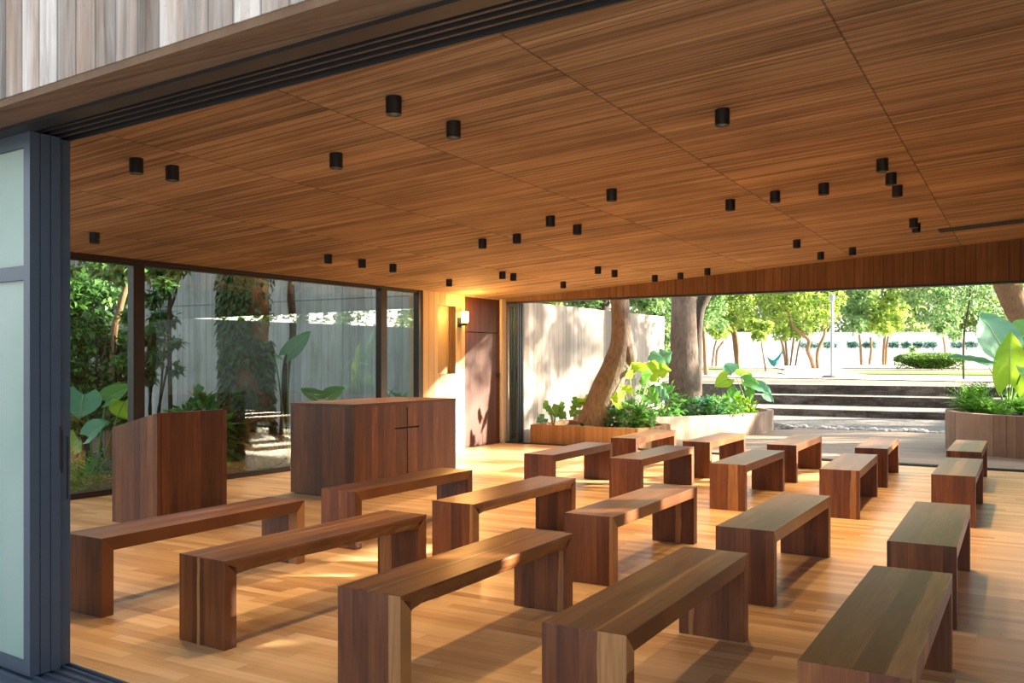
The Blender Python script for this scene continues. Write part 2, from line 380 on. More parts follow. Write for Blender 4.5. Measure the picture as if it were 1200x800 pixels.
def bark(name, c0, c1, sc=7.):
    t = NT(name); P, x, y, z = t.worldxyz()
    a = t.noise(t.comb(t.math('MULTIPLY', x, 3.), t.math('MULTIPLY', y, 3.), z), sc, 5, .65, .6); b = t.noise(P, 2.2, 3)
    col = t.ramp(t.math('ADD', t.math('MULTIPLY', a, .7), t.math('MULTIPLY', b, .3)), [(.25, c0), (.75, c1)])
    return t.done(t.princ(col, .9, t.bump(a, .7, .03), spec=.15))
M['bark'] = bark('grey_brown_bark', (.075, .056, .044), (.30, .235, .19))
M['bark_warm'] = bark('warm_brown_bark', (.13, .07, .035), (.36, .21, .12))
M['bark_dark'] = bark('dark_bark', (.025, .02, .016), (.10, .08, .065))

# ------------------------------------------------------------------ viewpoint numbers
F_PX, HY, HC = 1055., 423.3, 1.455
RT = Vector((.8660254, .5, 0)); HD = Vector((-.5, .8660254, 0))
def at(px, d, z=0.):
    """a ground point d metres ahead on the sight line through column px"""
    p = HD*d + RT*((px-600)/F_PX*d); return Vector((p.x, p.y, z))
def zpx(y, d): return HC + (HY-y)*d/F_PX

# ------------------------------------------------------------------ room shell
def wx(y): return -9.1226 + .068*y                 # left wall line
def ny(x, off=0.): return 2.67 - .076*(x+3.94) + off   # near facade line
def fy(x): return 13.6 - .037*x                    # far opening line
def zc(x, y): return 2.565 + .062*(x+8.2) - .009*(y-13.7)
XR = 2.4
ZB = 2.52

def slab(name, poly, z0f, z1f, mat):
    n = len(poly); mb = MB()
    vs = [(x, y, z0f(x, y)) for x, y in poly] + [(x, y, z1f(x, y)) for x, y in poly]
    mb.add(vs, [tuple(range(n))[::-1], tuple(range(n, 2*n))] + [(i, (i+1) % n, n+(i+1) % n, n+i) for i in range(n)])
    return struct(name, mb, mat)

yl = 2.95
slab('floor', [(wx(yl), yl+.05), (-3.94, ny(-3.94)), (XR, ny(XR)), (XR, fy(XR)), (wx(13.9), 13.9)], lambda x, y: -.16, lambda x, y: 0., M['floor'])
slab('ceiling', [(wx(2.6)-.2, ny(-9)-.2), (XR+.2, ny(XR)-.25), (XR+.2, fy(XR)+.3), (wx(14.2)-.2, 14.2)], zc, lambda x, y: zc(x, y)+.35, M['ceiling'])

# far beam over the garden opening, with the track under it
mb = MB()
x0, x1 = -8.25, XR+.2
for (a0, a1, zlo) in ((0., .55, ZB),):
    vs = []
    for x in (x0, x1):
        for o_, zt in ((a0, 0), (a1, 0)):
            vs.append((x, fy(x)+o_, zlo)); vs.append((x, fy(x)+o_, zc(x, 13.6)+.3))
    mb.add(vs, [(0, 2, 3, 1), (4, 5, 7, 6), (0, 1, 5, 4), (2, 6, 7, 3), (0, 4, 6, 2), (1, 3, 7, 5)])
struct('wall_back', mb, M['beam'])
mb = MB(); ang_f = math.atan(-.037)
for k in range(4): mb.box((0, .02+.055*k, -.025), (XR+8.2, .06+.055*k, 0))
mb.box((0, .0, -.008), (XR+8.2, .25, .0))
struct('trim_1', mb, M['metal_dark'], loc=(-8.2, fy(-8.2), ZB), rot=(0, 0, ang_f))
mb = MB(); mb.box((0, 0, -.1), (XR+8.2, .25, .006))
for k in range(4): mb.box((0, .02+.055*k, .006), (XR+8.2, .035+.055*k, .016))
struct('trim_2', mb, M['metal_dark'], loc=(-8.2, fy(-8.2)-.02, 0), rot=(0, 0, ang_f))

# right-hand wall (outside the frame): slits added and placed to throw sun streaks inside
mb = MB(); ya, yb = ny(XR)-.1, fy(XR)
mb.box((XR, ya, -.1), (XR+.25, yb, 2.0)); mb.box((XR, ya, 2.42), (XR+.25, yb, 3.6))
streak_slits = [(6.70, 6.95), (7.06, 7.16), (7.86, 7.96), (8.06, 8.13), (8.30, 8.62), (8.95, 9.75)]
yy = ya
for a, b in streak_slits: mb.box((XR, yy, 2.0), (XR+.25, a, 2.42)); yy = b
mb.box((XR, yy, 2.0), (XR+.25, yb, 2.42))
struct('wall_right', mb, M['beam'])

# left wall: long window, then concrete with a niche, then the door
AL = -math.atan(.068)                # wall runs along +Y, turned slightly
LO = Vector((wx(0), 0, 0)); CL = math.cos(math.atan(.068))
def ly(y): return y/CL               # distance along the wall line
# local frame: x = outward normal towards the room, y = along the wall
def lw(mb, name, mat): return struct(name, mb, mat, loc=LO, rot=(0, 0, AL))
ZG = 2.62
mb = MB()
mb.box((-.3, ly(11.62), -.1), (0, ly(11.99), 3.0))
mb.box((-.3, ly(11.99), -.1), (0, ly(12.46), 1.25)); mb.box((-.3, ly(11.99), 2.37), (0, ly(12.46), 3.0))
mb.box((-.3, ly(11.99), 1.25), (-.13, ly(12.46), 2.37))
mb.box((-.3, ly(12.46), -.1), (0, ly(12.72), 3.0))
mb.box((-.3, ly(12.72), 2.55), (0, ly(13.78), 3.0)); mb.box((-.3, ly(12.72), -.1), (-.1, ly(13.78), 2.56))
wl_ = lw(mb, 'wall_left', M['wall_in'])
mb = MB(); mb.box((-.13, ly(12.0), 1.26), (-.115, ly(12.45), 2.36)); mb.build('niche_panel', M['ochre'], wl_)
mb = MB(); mb.box((-.25, ly(13.78), -.1), (.02, ly(13.92), 3.0)); lw(mb, 'trim_3', M['jamb'])
# header and sill of the long window
mb = MB(); mb.box((-.14, ly(2.9), 2.56), (.0, ly(11.62), 3.1)); lw(mb, 'trim_4', M['bronze'])
mb = MB(); mb.box((-.14, ly(2.9), -.1), (.0, ly(11.62), .035)); lw(mb, 'trim_5', M['bronze'])
# three lights of the window: frame + pane
def window(n, y0, y1, lft, rgt):
    mb = MB(); mb.box((-.12, ly(y0), .035), (-.01, ly(y0)+lft, 2.56)); mb.box((-.12, ly(y1)-rgt, .035), (-.01, ly(y1), 2.56))
    mb.box((-.12, ly(y0)+lft, .035), (-.02, ly(y1)-rgt, .06)); mb.box((-.12, ly(y0)+lft, 2.53), (-.02, ly(y1)-rgt, 2.56))
    w = lw(mb, 'window_%d' % n, M['bronze'])
    g = MB(); g.box((-.075, ly(y0)+lft, .06), (-.065, ly(y1)-rgt, 2.53)); g.build('glass_pane', M['glass'], w)
window(1, 2.95, 6.66, .08, .07)
window(2, 6.66, 10.72, .07, .06)
window(3, 10.72, 11.62, .07, .09)
# wooden door
mb = MB(); mb.box((-.1, ly(12.73), .005), (-.02, ly(13.77), 1.945)); d = lw(mb, 'door_1', M['door_wood'])
mb = MB(); mb.box((-.1, ly(12.73), 1.96), (-.022, ly(13.77), 2.545)); mb.build('transom_panel', M['door_wood'], d)
mb = MB(); mb.box((-.02, ly(13.70), 1.16), (.0, ly(13.73), 1.26)); mb.box((.0, ly(13.62), 1.22), (.025, ly(13.73), 1.24)); mb.build('door_handle', M['black'], d)

# stacked sliding panels at the far opening
for i in range(3):
    t_ = thing('sliding_panel', (-8.10+.015*i, fy(-8.1)+.025+.055*i, .017), ['stacked sliding glass panel frame at the garden opening, nearest the benches', 'stacked sliding glass panel frame at the garden opening, middle of three', 'stacked sliding glass panel frame at the garden opening, outermost of three'][i], 'sliding panel', 'sliding panels parked beside the wooden door', ang_f)
    mb = MB(); mb.box((0, 0, 0), (.045, .045, 2.47)); mb.box((.15, 0, 0), (.185, .045, 2.47)); mb.box((.045, 0, 0), (.15, .045, .06)); mb.box((.045, 0, 2.41), (.15, .045, 2.47))
    mb.build('frame', M['metal'], t_)
    mb = MB(); mb.box((.045, .018, .06), (.15, .026, 2.41)); mb.build('glass_pane', M['glass'], t_)
    if i == 0:
        mb = MB(); mb.box((.158, -.012, 1.12), (.178, 0, 1.34)); mb.build('handle', M['black'], t_)

# near facade: concrete lintel wall, soffit and sliding-door track
AN = math.atan(-.076); NO = Vector((-3.94, 2.67, 0))
mb = MB(); mb.box((-5, -.49, 2.535), (8, -.28, 4.6)); struct('wall_front', mb, M['wall_grey'], loc=NO, rot=(0, 0, AN))
mb = MB(); mb.box((-5, -.485, 2.505), (8, -.43, 2.545)); mb.box((-5, -.43, 2.52), (8, -.28, 2.545)); struct('trim_6', mb, M['soffit'], loc=NO, rot=(0, 0, AN))
mb = MB(); mb.box((-5, -.28, 2.58), (8, 0, 3.2)); mb.box((-5, -.285, 2.505), (8, -.20, 2.6))
for k in range(4): mb.box((-5, -.165+.05*k, 2.512), (8, -.150+.05*k, 2.6))
mb.box((-5, -.012, 2.505), (8, 0, 2.6)); struct('trim_7', mb, M['metal_dark'], loc=NO, rot=(0, 0, AN))
mb = MB(); mb.box((-5, -.30, -.12), (8, 0., .002))
for k in range(5): mb.box((-5, -.245+.05*k, .002), (8, -.235+.05*k, .014))
mb.box((-5, -.01, .0), (8, .0, .016))
struct('trim_8', mb, M['metal'], loc=NO, rot=(0, 0, AN))
slab('ground', [(-9, ny(-9)-.2), (-4, ny(-4)-.30), (12, ny(12)-.30), (12, -14), (-16, -14), (-16, 3)], lambda x, y: -.2, lambda x, y: -.025, M['paving'])

def slide_panel(i, label):
    y0 = -.215+.05*i; xe = [0, -.002, -.004, -.035][i]; yt = .045 if i < 3 else .06
    t_ = thing('sliding_panel', NO, label, 'sliding panel', 'sliding panels stacked at the front opening', AN)
    x0_ = xe-1.5; mb = MB(); sw = .055
    mb.box((xe-sw, y0, .016), (xe, y0+yt, 2.505)); mb.box((x0_, y0, .016), (x0_+sw, y0+yt, 2.505))
    mb.box((x0_+sw, y0, .016), (xe-sw, y0+yt, .075)); mb.box((x0_+sw, y0, 2.44), (xe-sw, y0+yt, 2.505)); mb.box((x0_+sw, y0, 1.83), (xe-sw, y0+yt, 1.895))
    f = mb.build('frame', M['metal'], t_)
    for z0_, z1_ in ((.075, 1.83), (1.895, 2.44)):
        mb = MB(); mb.box((x0_+sw, y0+.018, z0_), (xe-sw, y0+.026, z1_)); mb.build('glass_pane', M['frosted'], t_)
    if i == 3:
        mb = MB(); mb.box((xe-.001, y0+.012, .93), (xe+.003, y0+.022, 1.13)); mb.box((xe-.001, y0+.042, .80), (xe+.003, y0+.050, 1.10)); mb.build('pull_slot', M['slot'], t_)
    if i == 2:
        mb = MB(); mb.box((xe, y0+.040, 0.95), (xe+.004, y0+.048, 1.15)); mb.build('pull_slot', M['slot'], t_)
for i, s in enumerate(['blue-grey framed frosted glass panel, outermost of the stack at the front opening', 'blue-grey sliding panel directly behind the outermost frosted panel, only its edge showing',
                       'blue-grey sliding panel third from outside in the front stack, only its edge showing', 'blue-grey sliding panel with dark pull slot, innermost of the front stack']):
    slide_panel(i, s)

# slot in the ceiling: flush black strip painting the shade of a recess
mb = MB(); mb.box((-.97, 11.82, zc(-.5, 11.95)-.032), (XR, 12.14, zc(XR, 11.95)+.05))
for i, v in enumerate(mb.v): mb.v[i] = (v[0], v[1], zc(v[0], v[1]) + (-.004 if i in (0, 1, 2, 3) else .03))
struct('trim_9', mb, M['slot'])

# ------------------------------------------------------------------ benches
BW, BL, BH, BT = .352, 1.64, .45, .078
def seat_mesh(live, sd):
    mb = MB(); N = 26 if live else 1
    prof = [(0, BH), (BL, BH), (BL-BT, BH-BT), (BT, BH-BT)]
    if not live:
        mb.prism(prof, 0, BW, lambda u, v, t: (t, u, v)); return mb
    rows = []                         # waney right-hand edge
    for i in range(N+1):
        s_ = i/N; y = s_*BL; yb = BT + s_*(BL-2*BT)
        w = .012*abs(noise.noise(Vector((y*3.1, sd, 0)))) + .009*abs(noise.noise(Vector((y*11, sd, 4)))) + .010
        e = min(1, min(s_, 1-s_)*14)
        w *= e
        rows.append([(0, y, BH), (BW-w*.25, y, BH), (BW, y, BH-.012), (BW-w*.4, yb, BH-.045), (BW-w*1.8, yb, BH-BT), (0, yb, BH-BT)])
    n = 6; vs = [p for r in rows for p in r]; fs = []
    for i in range(N):
        for k in range(n): fs.append((i*n+k, i*n+(k+1) % n, (i+1)*n+(k+1) % n, (i+1)*n+k))
    fs += [tuple(range(n)), tuple(range(N*n, N*n+n))[::-1]]
    fs = [f[::-1] for f in fs]
    mb.add(vs, fs); return mb
def leg_mesh(end):
    mb = MB()
    prof = [(0, 0), (BT, 0), (BT, BH-BT), (0, BH)] if end == 0 else [(BL-BT, 0), (BL, 0), (BL, BH), (BL-BT, BH-BT)]
    mb.prism(prof, 0, BW, lambda u, v, t: (t, u, v)); return mb
BN = {1:(-4.916,3.256,.2),2:(-3.863,3.209,2.6),3:(-2.689,3.097,.5),4:(-1.639,3.068,0),5:(-.683,3.102,.2),6:(-4.871,5.415,.9),7:(-3.746,5.335,0),8:(-2.69,5.356,.5),9:(-1.675,5.39,.7),10:(-.704,5.422,-.7),
      11:(-4.801,8.576,-.8),13:(-3.82,8.644,.5),15:(-2.759,8.684,-.2),17:(-1.724,8.742,-2.4),19:(-.777,8.821,-.3),12:(-4.816,10.949,-1.4),14:(-3.809,10.897,-.4),16:(-2.787,11.016,-1.0),18:(-1.789,11.1,-2.5),20:(-.834,11.23,-.2)}
BLAB = {1:'dark wooden bench in the nearest row, in front of the lectern', 2:'dark wooden bench with rough front edge in the nearest row, second from the lectern side',
 3:'wooden bench in the nearest row, middle one, with pale strips on its near leg', 4:'reddish wooden bench in the nearest row with one pale plank down its near leg',
 5:'dark wooden bench with an orange plank edging its top, nearest row, farthest from the lectern',
 6:'dark wooden bench in the second row, directly in front of the altar', 7:'wooden bench with waney edge in the second row, second from the altar side',
 8:'wooden bench in the second row, third from the altar side', 9:'olive-sheened wooden bench in the second row, fourth from the altar side',
 10:'wooden bench in the second row farthest from the altar', 11:'wooden bench in the third row beyond the aisle, closest to the wooden door',
 13:'wooden bench in the third row, second from the door side', 15:'wooden bench with an orange plank in its near leg, middle of the third row',
 17:'wooden bench in the third row, fourth from the door side', 19:'wooden bench in the third row farthest from the door, nearest the round planter',
 12:'sunlit wooden bench in the farthest row, beside the planter with the leaning trunk', 14:'sunlit wooden bench in the farthest row, second from the door side',
 16:'half-sunlit wooden bench in the farthest row, middle one', 18:'wooden bench in the farthest row, fourth from the door side', 20:'wooden bench in the farthest row, just in front of the round planter'}
PROTO = {}
def make_bench(k, live):
    t_ = bpy.data.objects.new('bench', None); COL.objects.link(t_); t_.empty_display_size = .1
    seat_mesh(live, k*1.7).build('seat', M['bench_top'], t_, bevel=.002)
    leg_mesh(0).build('leg', M['bench_leg'], t_, bevel=.002); leg_mesh(1).build('leg', M['bench_leg'], t_, bevel=.002)
    return t_
def dup(o):
    c = o.copy(); COL.objects.link(c)
    for ch in o.children:
        d_ = ch.copy(); COL.objects.link(d_); d_.parent = c
        if ch.type == 'LIGHT': d_.data = BEAM_FULL
    return c
PALE_AT = {3: ((.5, .05), (.93, .42), (.9, .2)), 4: ((.62, .12), (.84, .66), (.2, .15)), 5: ((.88, .42), (.5, 0), (.5, 0)), 15: ((.5, 0), (.66, .5), (.5, 0)),
           2: ((.3, .1), (.42, .12), (.2, .6)), 8: ((.5, 0), (.97, .2), (.62, .2)), 7: ((.5, 0), (.98, .3), (.5, 0)), 17: ((.5, 0), (.85, .25), (.5, 0)), 1: ((.5, .0), (.1, .1), (.9, .5))}
plain_proto = None
for k in sorted(BN):
    x, y, a = BN[k]
    if k in (2, 3, 7): b = make_bench(k, True)
    elif plain_proto is None: b = plain_proto = make_bench(k, False)
    else: b = dup(plain_proto)
    b.location = (x, y, 0); b.rotation_euler.z = -R(a)
    tag(b, BLAB[k], 'bench', 'wooden benches set out in four rows')
    pa = PALE_AT.get(k, ((.5, 0), (.5, 0), (.5, 0)))
    for ch in b.children:
        j = 0 if ch.name.startswith('seat') else (1 if ch.data.vertices[0].co.y < .5 else 2)
        ch.color = ((k*.137+j*.291) % 1, pa[j][0], pa[j][1], 1)

# ------------------------------------------------------------------ altar
t_ = thing('altar', (-7.08, 7.38, 0), 'tall red-brown wooden altar block with an incised cross on its front', 'altar')
AX, AY, AH = .90, 1.93, 1.0
mb = MB(); cy, cz = .93, .70             # the front face is built around the cross-shaped slit
g = .009
mb.box((0, 0, .015), (AX-.02, AY, AH-.03))
def fr(y0, y1, z0, z1): mb.box((AX-.02, y0, z0), (AX, y1, z1))
fr(0, cy-.23, .015, AH-.03); fr(cy+.23, AY, .015, AH-.03)
fr(cy-.23, cy-g, .015, cz-g); fr(cy+g, cy+.23, .015, cz-g)
fr(cy-.23, cy-g, cz+g, AH-.03); fr(cy+g, cy+.23, cz+g, AH-.03)
fr(cy-g, cy+g, .93, AH-.03)
mb.build('body', M['altar'], t_).color = (.23, 0, 0, 1)
mb = MB(); mb.box((-.004, -.004, AH-.03), (AX+.004, AY+.004, AH)); mb.build('top', M['altar_top'], t_, bevel=.003).color = (.6, 0, 0, 1)
mb = MB(); mb.box((AX-.0195, cy-g, .02), (AX-.012, cy+g, .93)); mb.box((AX-.0195, cy-.23, cz-g), (AX-.0125, cy+.23, cz+g)); tag(mb.build('cross', M['slot'], t_), 'incised cross with its shade set in as black bars')  # black bars in the slit paint its shadow
mb = MB(); mb.box((.03, .03, 0), (AX-.03, AY-.03, .015)); mb.build('plinth', M['metal'], t_)

# ------------------------------------------------------------------ lectern
t_ = thing('lectern', (-7.24, 5.27, 0), 'slant-topped wooden lectern standing by the window behind the nearest benches', 'lectern')
LX, LY = .61, .79
side = [(0, 0), (LX, 0), (LX, 1.0), (LX-.06, .99), (0, .853)]
mb = MB(); mb.prism(side, 0, .04, lambda u, v, t: (u, t, v)); mb.build('side_panel', M['lectern'], t_, bevel=.002).color = (.41, 0, 0, 1)
mb = MB(); mb.prism(side, LY-.04, LY, lambda u, v, t: (u, t, v)); mb.build('side_panel', M['lectern'], t_, bevel=.002).color = (.71, 0, 0, 1)
mb = MB(); mb.box((LX-.04, .04, 0), (LX, LY-.04, 1.0)); mb.build('front_panel', M['lectern'], t_, bevel=.002).color = (.12, 0, 0, 1)
mb = MB(); mb.prism([(0, .82), (LX-.04, .955), (LX-.04, .99), (0, .853)], .04, LY-.04, lambda u, v, t: (u, t, v)); mb.build('reading_board', M['lectern'], t_).color = (.5, 0, 0, 1)
mb = MB(); mb.box((.02, .04, .45), (LX-.04, LY-.04, .48)); mb.build('shelf', M['lectern'], t_)

# ------------------------------------------------------------------ ceiling spotlights
SP = [(-5.28,4.03),(-5.26,4.31),(-7.69,5.41),(-4.18,4.80),(-3.16,4.12),(-3.15,4.72),(-1.69,5.58),(-3.14,7.16),(-4.08,7.82),(-4.08,8.42),(-4.80,8.42),(-5.23,8.41),(-7.05,7.96),(-7.01,8.52),(-6.99,9.10),(-7.33,10.87),(-6.39,10.80),(-6.38,11.09),(-6.31,12.52),(-5.22,11.43),(-5.20,11.96),(-4.99,13.01),(-4.60,13.06),(-4.14,12.93),(-2.45,8.34),(-2.02,8.28),(-1.59,8.26),(-1.03,7.68),(-1.04,8.27),(-1.06,8.85),(-1.13,10.82),(-1.14,11.20),(-2.49,11.28),(-2.47,12.62),(-2.05,12.54)]
SL = ['of the close pair nearest the folded panels, the one nearer them', 'of the close pair nearest the folded panels, the one farther in', 'alone above the lectern by the window',
 'alone between the pair by the panels and the track', 'of the pair closest to the front track, the nearer one', 'of the pair closest to the front track, the farther one',
 'alone in the open ceiling nearest the viewer on the garden side', 'alone near the middle of the ceiling', 'of the middle diagonal four, nearest the lone centre spotlight', 'of the middle diagonal four, farthest from the window',
 'of the middle diagonal four, third from the window', 'of the middle diagonal four, closest to the window', 'of the three in a line above the altar, nearest', 'middle of the three in a line above the altar', 'farthest of the three in a line above the altar',
 'alone near the wall lamp and niche', 'of the tight pair in front of the door, the left one', 'of the tight pair in front of the door, the right one', 'alone nearest the far beam above the leaning trunk',
 'of the pair behind the tight door pair, the higher one', 'of the pair behind the tight door pair, the lower one', 'of three along the far beam, closest to the door', 'middle of three along the far beam', 'of three along the far beam, farthest from the door',
 'of the row of three past the centre, lowest', 'glowing, middle of the row of three past the centre', 'of the row of three past the centre, highest', 'top of the column of three on the garden side', 'middle of the column of three on the garden side', 'bottom of the column of three on the garden side',
 'of the overlapping pair beside the ceiling slot, the nearer', 'of the overlapping pair beside the ceiling slot, the farther', 'alone above the trio close to the far beam on the garden side', 'left of the low pair by the far beam on the garden side', 'right of the low pair by the far beam on the garden side']
sproto = None
BEAM_DIM = bpy.data.lights.new('spotlight_beam', 'SPOT'); BEAM_DIM.energy = 52.; BEAM_DIM.color = (1., .66, .33); BEAM_DIM.spot_size = R(100); BEAM_DIM.spot_blend = .9; BEAM_DIM.shadow_soft_size = .03
def make_spot():
    t_ = bpy.data.objects.new('ceiling_spotlight', None); COL.objects.link(t_); t_.empty_display_size = .1
    mb = MB(); mb.lathe([(.034, -.07), (.040, -.098), (.046, -.100), (.046, .012)], 24); mb.build('housing', M['black'], t_)
    mb = MB(); mb.lathe([(.033, -.078), (.033, -.071)], 16); mb.build('lens', M['lens'], t_)
    ld = bpy.data.lights.new('spotlight_beam', 'SPOT'); ld.energy = 64.; ld.color = (1., .66, .33); ld.spot_size = R(100); ld.spot_blend = .9; ld.shadow_soft_size = .03
    global BEAM_FULL; BEAM_FULL = ld
    lo = bpy.data.objects.new('spotlight_beam', ld); COL.objects.link(lo); lo.parent = t_; lo.location = (0, 0, -.115)
    return t_
for i, (x, y) in enumerate(SP):
    s = make_spot() if sproto is None else dup(sproto)
    sproto = sproto or s
    s.location = (x, y, zc(x, y))
    for ch in s.children:
        if ch.type == 'LIGHT' and y < 6.5: ch.data = BEAM_DIM
    tag(s, 'black ceiling spotlight, ' + SL[i], 'ceiling light', 'black ceiling spotlights')

# ------------------------------------------------------------------ wall lamp
yl_ = 12.56
t_ = thing('wall_lamp', LO + Matrix.Rotation(AL, 3, 'Z') @ Vector((0, ly(yl_), 2.02)), 'lit wall lamp with glowing cylinder shade between niche and wooden door', 'lamp', None, AL)
mb = MB(); mb.box((0, -.04, .0), (.02, .04, .16)); mb.build('back_plate', M['black'], t_)
mb = MB(); mb.box((.02, -.015, .03), (.12, .015, .05)); mb.lathe([(.045, .03), (.05, .06), (.05, .075)], 16, (.12, 0, 0)); mb.build('arm', M['black'], t_)
mb = MB(); mb.lathe([(.052, .075), (.058, .10), (.06, .25), (.058, .26)], 20, (.12, 0, 0)); mb.build('lamp_shade', M['shade'], t_)
ld = bpy.data.lights.new('lamp_glow', 'POINT'); ld.energy = 45; ld.color = (1, .50, .13); ld.shadow_soft_size = .06
lo = bpy.data.objects.new('lamp_glow', ld); COL.objects.link(lo); lo.parent = t_; lo.location = (.2, 0, .20)

# ------------------------------------------------------------------ garden ground
def strip(name, x0, x1, y0, y1, z0, z1, mat, kind='structure', label=None, cat=None):
    mb = MB(); mb.box((x0, y0, z0), (x1, y1, z1)); o = mb.build(name, mat); return tag(o, label, cat, None, kind)
mb = MB(); mb.prism([(-8.6, 13.92), (2.4, 13.5), (5.9, 13.4), (5.9, 20.0), (2, 20.5), (-3, 20.4), (-8.6, 20.6)], -.2, -.02, lambda u, v, t: (u, v, t))
struct('terrace_floor', mb, M['deck'])
mb = MB(); mb.prism([(-7.6, 20.2), (5.95, 20.2), (5.95, 25.5), (-14, 25.5), (-14, 21.25), (-7.6, 21.25)], -.25, -.035, lambda u, v, t: (u, v, t)); tag(mb.build('gravel_bed', M['gravel']), 'band of loose grey gravel between terrace boards and stone steps', 'gravel', None, 'stuff')
# upper ground rising gently into the park
gx = [-75, -40, -20, -10, -4, 0, 6, 14, 30, 60]; gy = [29.7, 33, 37, 42, 48, 56, 66, 80, 100, 140]
def gz(y): return .70 if y < 33 else .70 + .30*min(1, (y-33)/17) + max(0, y-50)*.010
mb = MB(); mb.add([(x, y, gz(y)) for y in gy for x in gx] + [], [(j*len(gx)+i, j*len(gx)+i+1, (j+1)*len(gx)+i+1, (j+1)*len(gx)+i) for j in range(len(gy)-1) for i in range(len(gx)-1)])
struct('ground', mb, M['earth'])
mb = MB(); mb.box((-40, 29.8, -.3), (-7.6, 29.9, .69)); mb.box((-40, 20.6, -.3), (-8.7, 29.9, -.03)); struct('ground', mb, M['earth'])
# pale path crossing behind the steps, sunlit park road behind the trees
def ribbon(name, pts, wd, mat, dz, kind='structure', **k):
    mb = MB(); vs = []
    for i, p in enumerate(pts):
        a = Vector(pts[max(i-1, 0)]); b = Vector(pts[min(i+1, len(pts)-1)]); d = (b-a).normalized(); n = Vector((-d.y, d.x))
        for s_ in (1, -1):
            q = Vector(p)+n*wd*.5*s_; vs.append((q.x, q.y, gz(q.y)+dz))
    mb.add(vs, [(2*i+1, 2*i+3, 2*i+2, 2*i) for i in range(len(pts)-1)]); return tag(mb.build(name, mat), kind=kind, **k)
ribbon('path', [(-30, 41), (-22, 40.2), (-14, 39.5), (-8, 38.6), (-3, 37.2), (2, 36.2), (10, 35.5)], 3.6, M['path'], .03)
ribbon('path', [(-7, 39), (-9, 44), (-10, 50), (-13, 58)], 3.0, M['path'], .035)
ribbon('road', [(-70, 74), (-40, 73), (-15, 72), (10, 71), (50, 70)], 34, M['path'], .04)
ribbon('lawn', [(-60, 52.5), (-30, 52), (-15, 51.5)], 3.5, M['lawn'], .03)
ribbon('lawn', [(-6.8, 44.6), (-4, 44.4), (0, 44), (6, 43.5)], 3.2, M['lawn'], .03)

# ------------------------------------------------------------------ stone steps
def step(lab, xl, yf, yb, z0, z1, xr=5.9):
    mb = MB(); r = .55; poly = [(xr, yf)]
    for k in range(7):
        a = math.pi*.5*k/6; poly.append((xl+r-r*math.sin(a), yf+r-r*math.cos(a)))
    poly += [(xl, yb), (xr, yb)]
    mb.prism(poly[::-1], z0, z1, lambda u, v, t: (u, v, t), 0)
    o = mb.build('garden_step', [M['stone'], M['stone_top']])
    for p in o.data.polygons:
        if p.normal.z > .9: p.material_index = 1
    return tag(o, lab, 'step', 'broad stone steps up to the park')
step('lowest dark stone step, above the gravel band', -7.3, 25.35, 28.1, -.2, .15)
step('middle dark stone step with rounded left end', -7.9, 28.0, 29.7, -.2, .42)
step('topmost dark stone step below the park path', -8.2, 29.6, 31.2, -.1, .708)
# pale stones along the gravel edge
for i in range(46):
    x = -4.9 + i*.1 + random.uniform(-.05, .05); y = 20.62 + random.uniform(-.12, .22) - .02*i*.1; r = random.uniform(.035, .085)
    mb = MB(); mb.blob((0, 0, r*.35), (r*1.3, r, r*.6), i, 6, .5)
    tag(mb.build('stone', M['path'], loc=(x, y, -.035)), 'small pale stone edging the gravel band beside the terrace boards', 'stone', 'pale stones along the gravel edge')
mb = MB(); mb.blob((0, 0, 0), (.62, .35, .16), 3, 10, .4); tag(mb.build('gravel_mound', M['gravel'], loc=at(890, 19.9, -.03)), 'low heap of gravel against the end of the curved planter', 'gravel', None, 'thing')

# ------------------------------------------------------------------ outer walls
mb = MB(); mb.box((-.3, ly(13.95), -.2), (0, ly(21.1), 2.56)); o = struct('wall_garden', mb, M['wall_out'], loc=Vector((wx(13.9)+.02, 13.9, 0))-Vector((math.sin(.068)*13.9, 13.9, 0)), rot=(0, 0, -.045))
o.location = (wx(13.95)+.0, 13.95, 0); 
for v in o.data.vertices: v.co.y -= ly(13.95)
mb = MB(); mb.box((0, .42, 1.16), (.03, .46, 1.26)); mb.box((.03, .36, 1.2), (.05, .46, 1.22)); tag(mb.build('door_handle', M['black'], loc=(wx(13.95), 13.95, 0), rot=(0, 0, -.045)), 'small black handle on the pale dappled garden wall', 'handle')
mb = MB(); mb.box((-24, 14.15, -.2), (-8.45, 14.45, 2.715)); mb.box((-24, 14.17, 2.715), (-8.45, 14.43, 2.735)); mb.box((-24, 14.15, 2.735), (-8.45, 14.45, 4.7)); struct('wall_courtyard', mb, M['wall_court'])
mb = MB(); mb.box((-24, -2, -.3), (wx(2.9)-.6, 14.2, -.06)); mb.box((wx(2.9)-.6, 2.9, -.3), (wx(14)-.55, 14.2, -.06)); struct('ground', mb, M['mulch'])
mb = MB(); mb.add([(wx(2.9)-.15, 2.9, -.05), (wx(14)-.31, 14.1, -.05), (-10.2, 14.1, -.055), (-10.2, 2.9, -.055)], [(0, 1, 2, 3)]); tag(mb.build('mulch_bed', M['mulch']), 'dark leaf mulch on the courtyard floor along the window', 'mulch', None, 'stuff')
mb = MB()
for i in range(1500):
    x = random.uniform(-14, -9.1); y = random.uniform(4, 13.8); a = random.uniform(0, 6.28)
    mb.leaf((x, y, -.04+random.random()*.02), (math.cos(a), math.sin(a), random.uniform(-.1, .35)), (0, 0, 1), random.uniform(.06, .14), random.uniform(.03, .07), .2, .4)
tag(mb.build('leaf_litter', M['litter']), 'dry fallen leaves scattered over the courtyard mulch', 'fallen leaves', None, 'stuff')

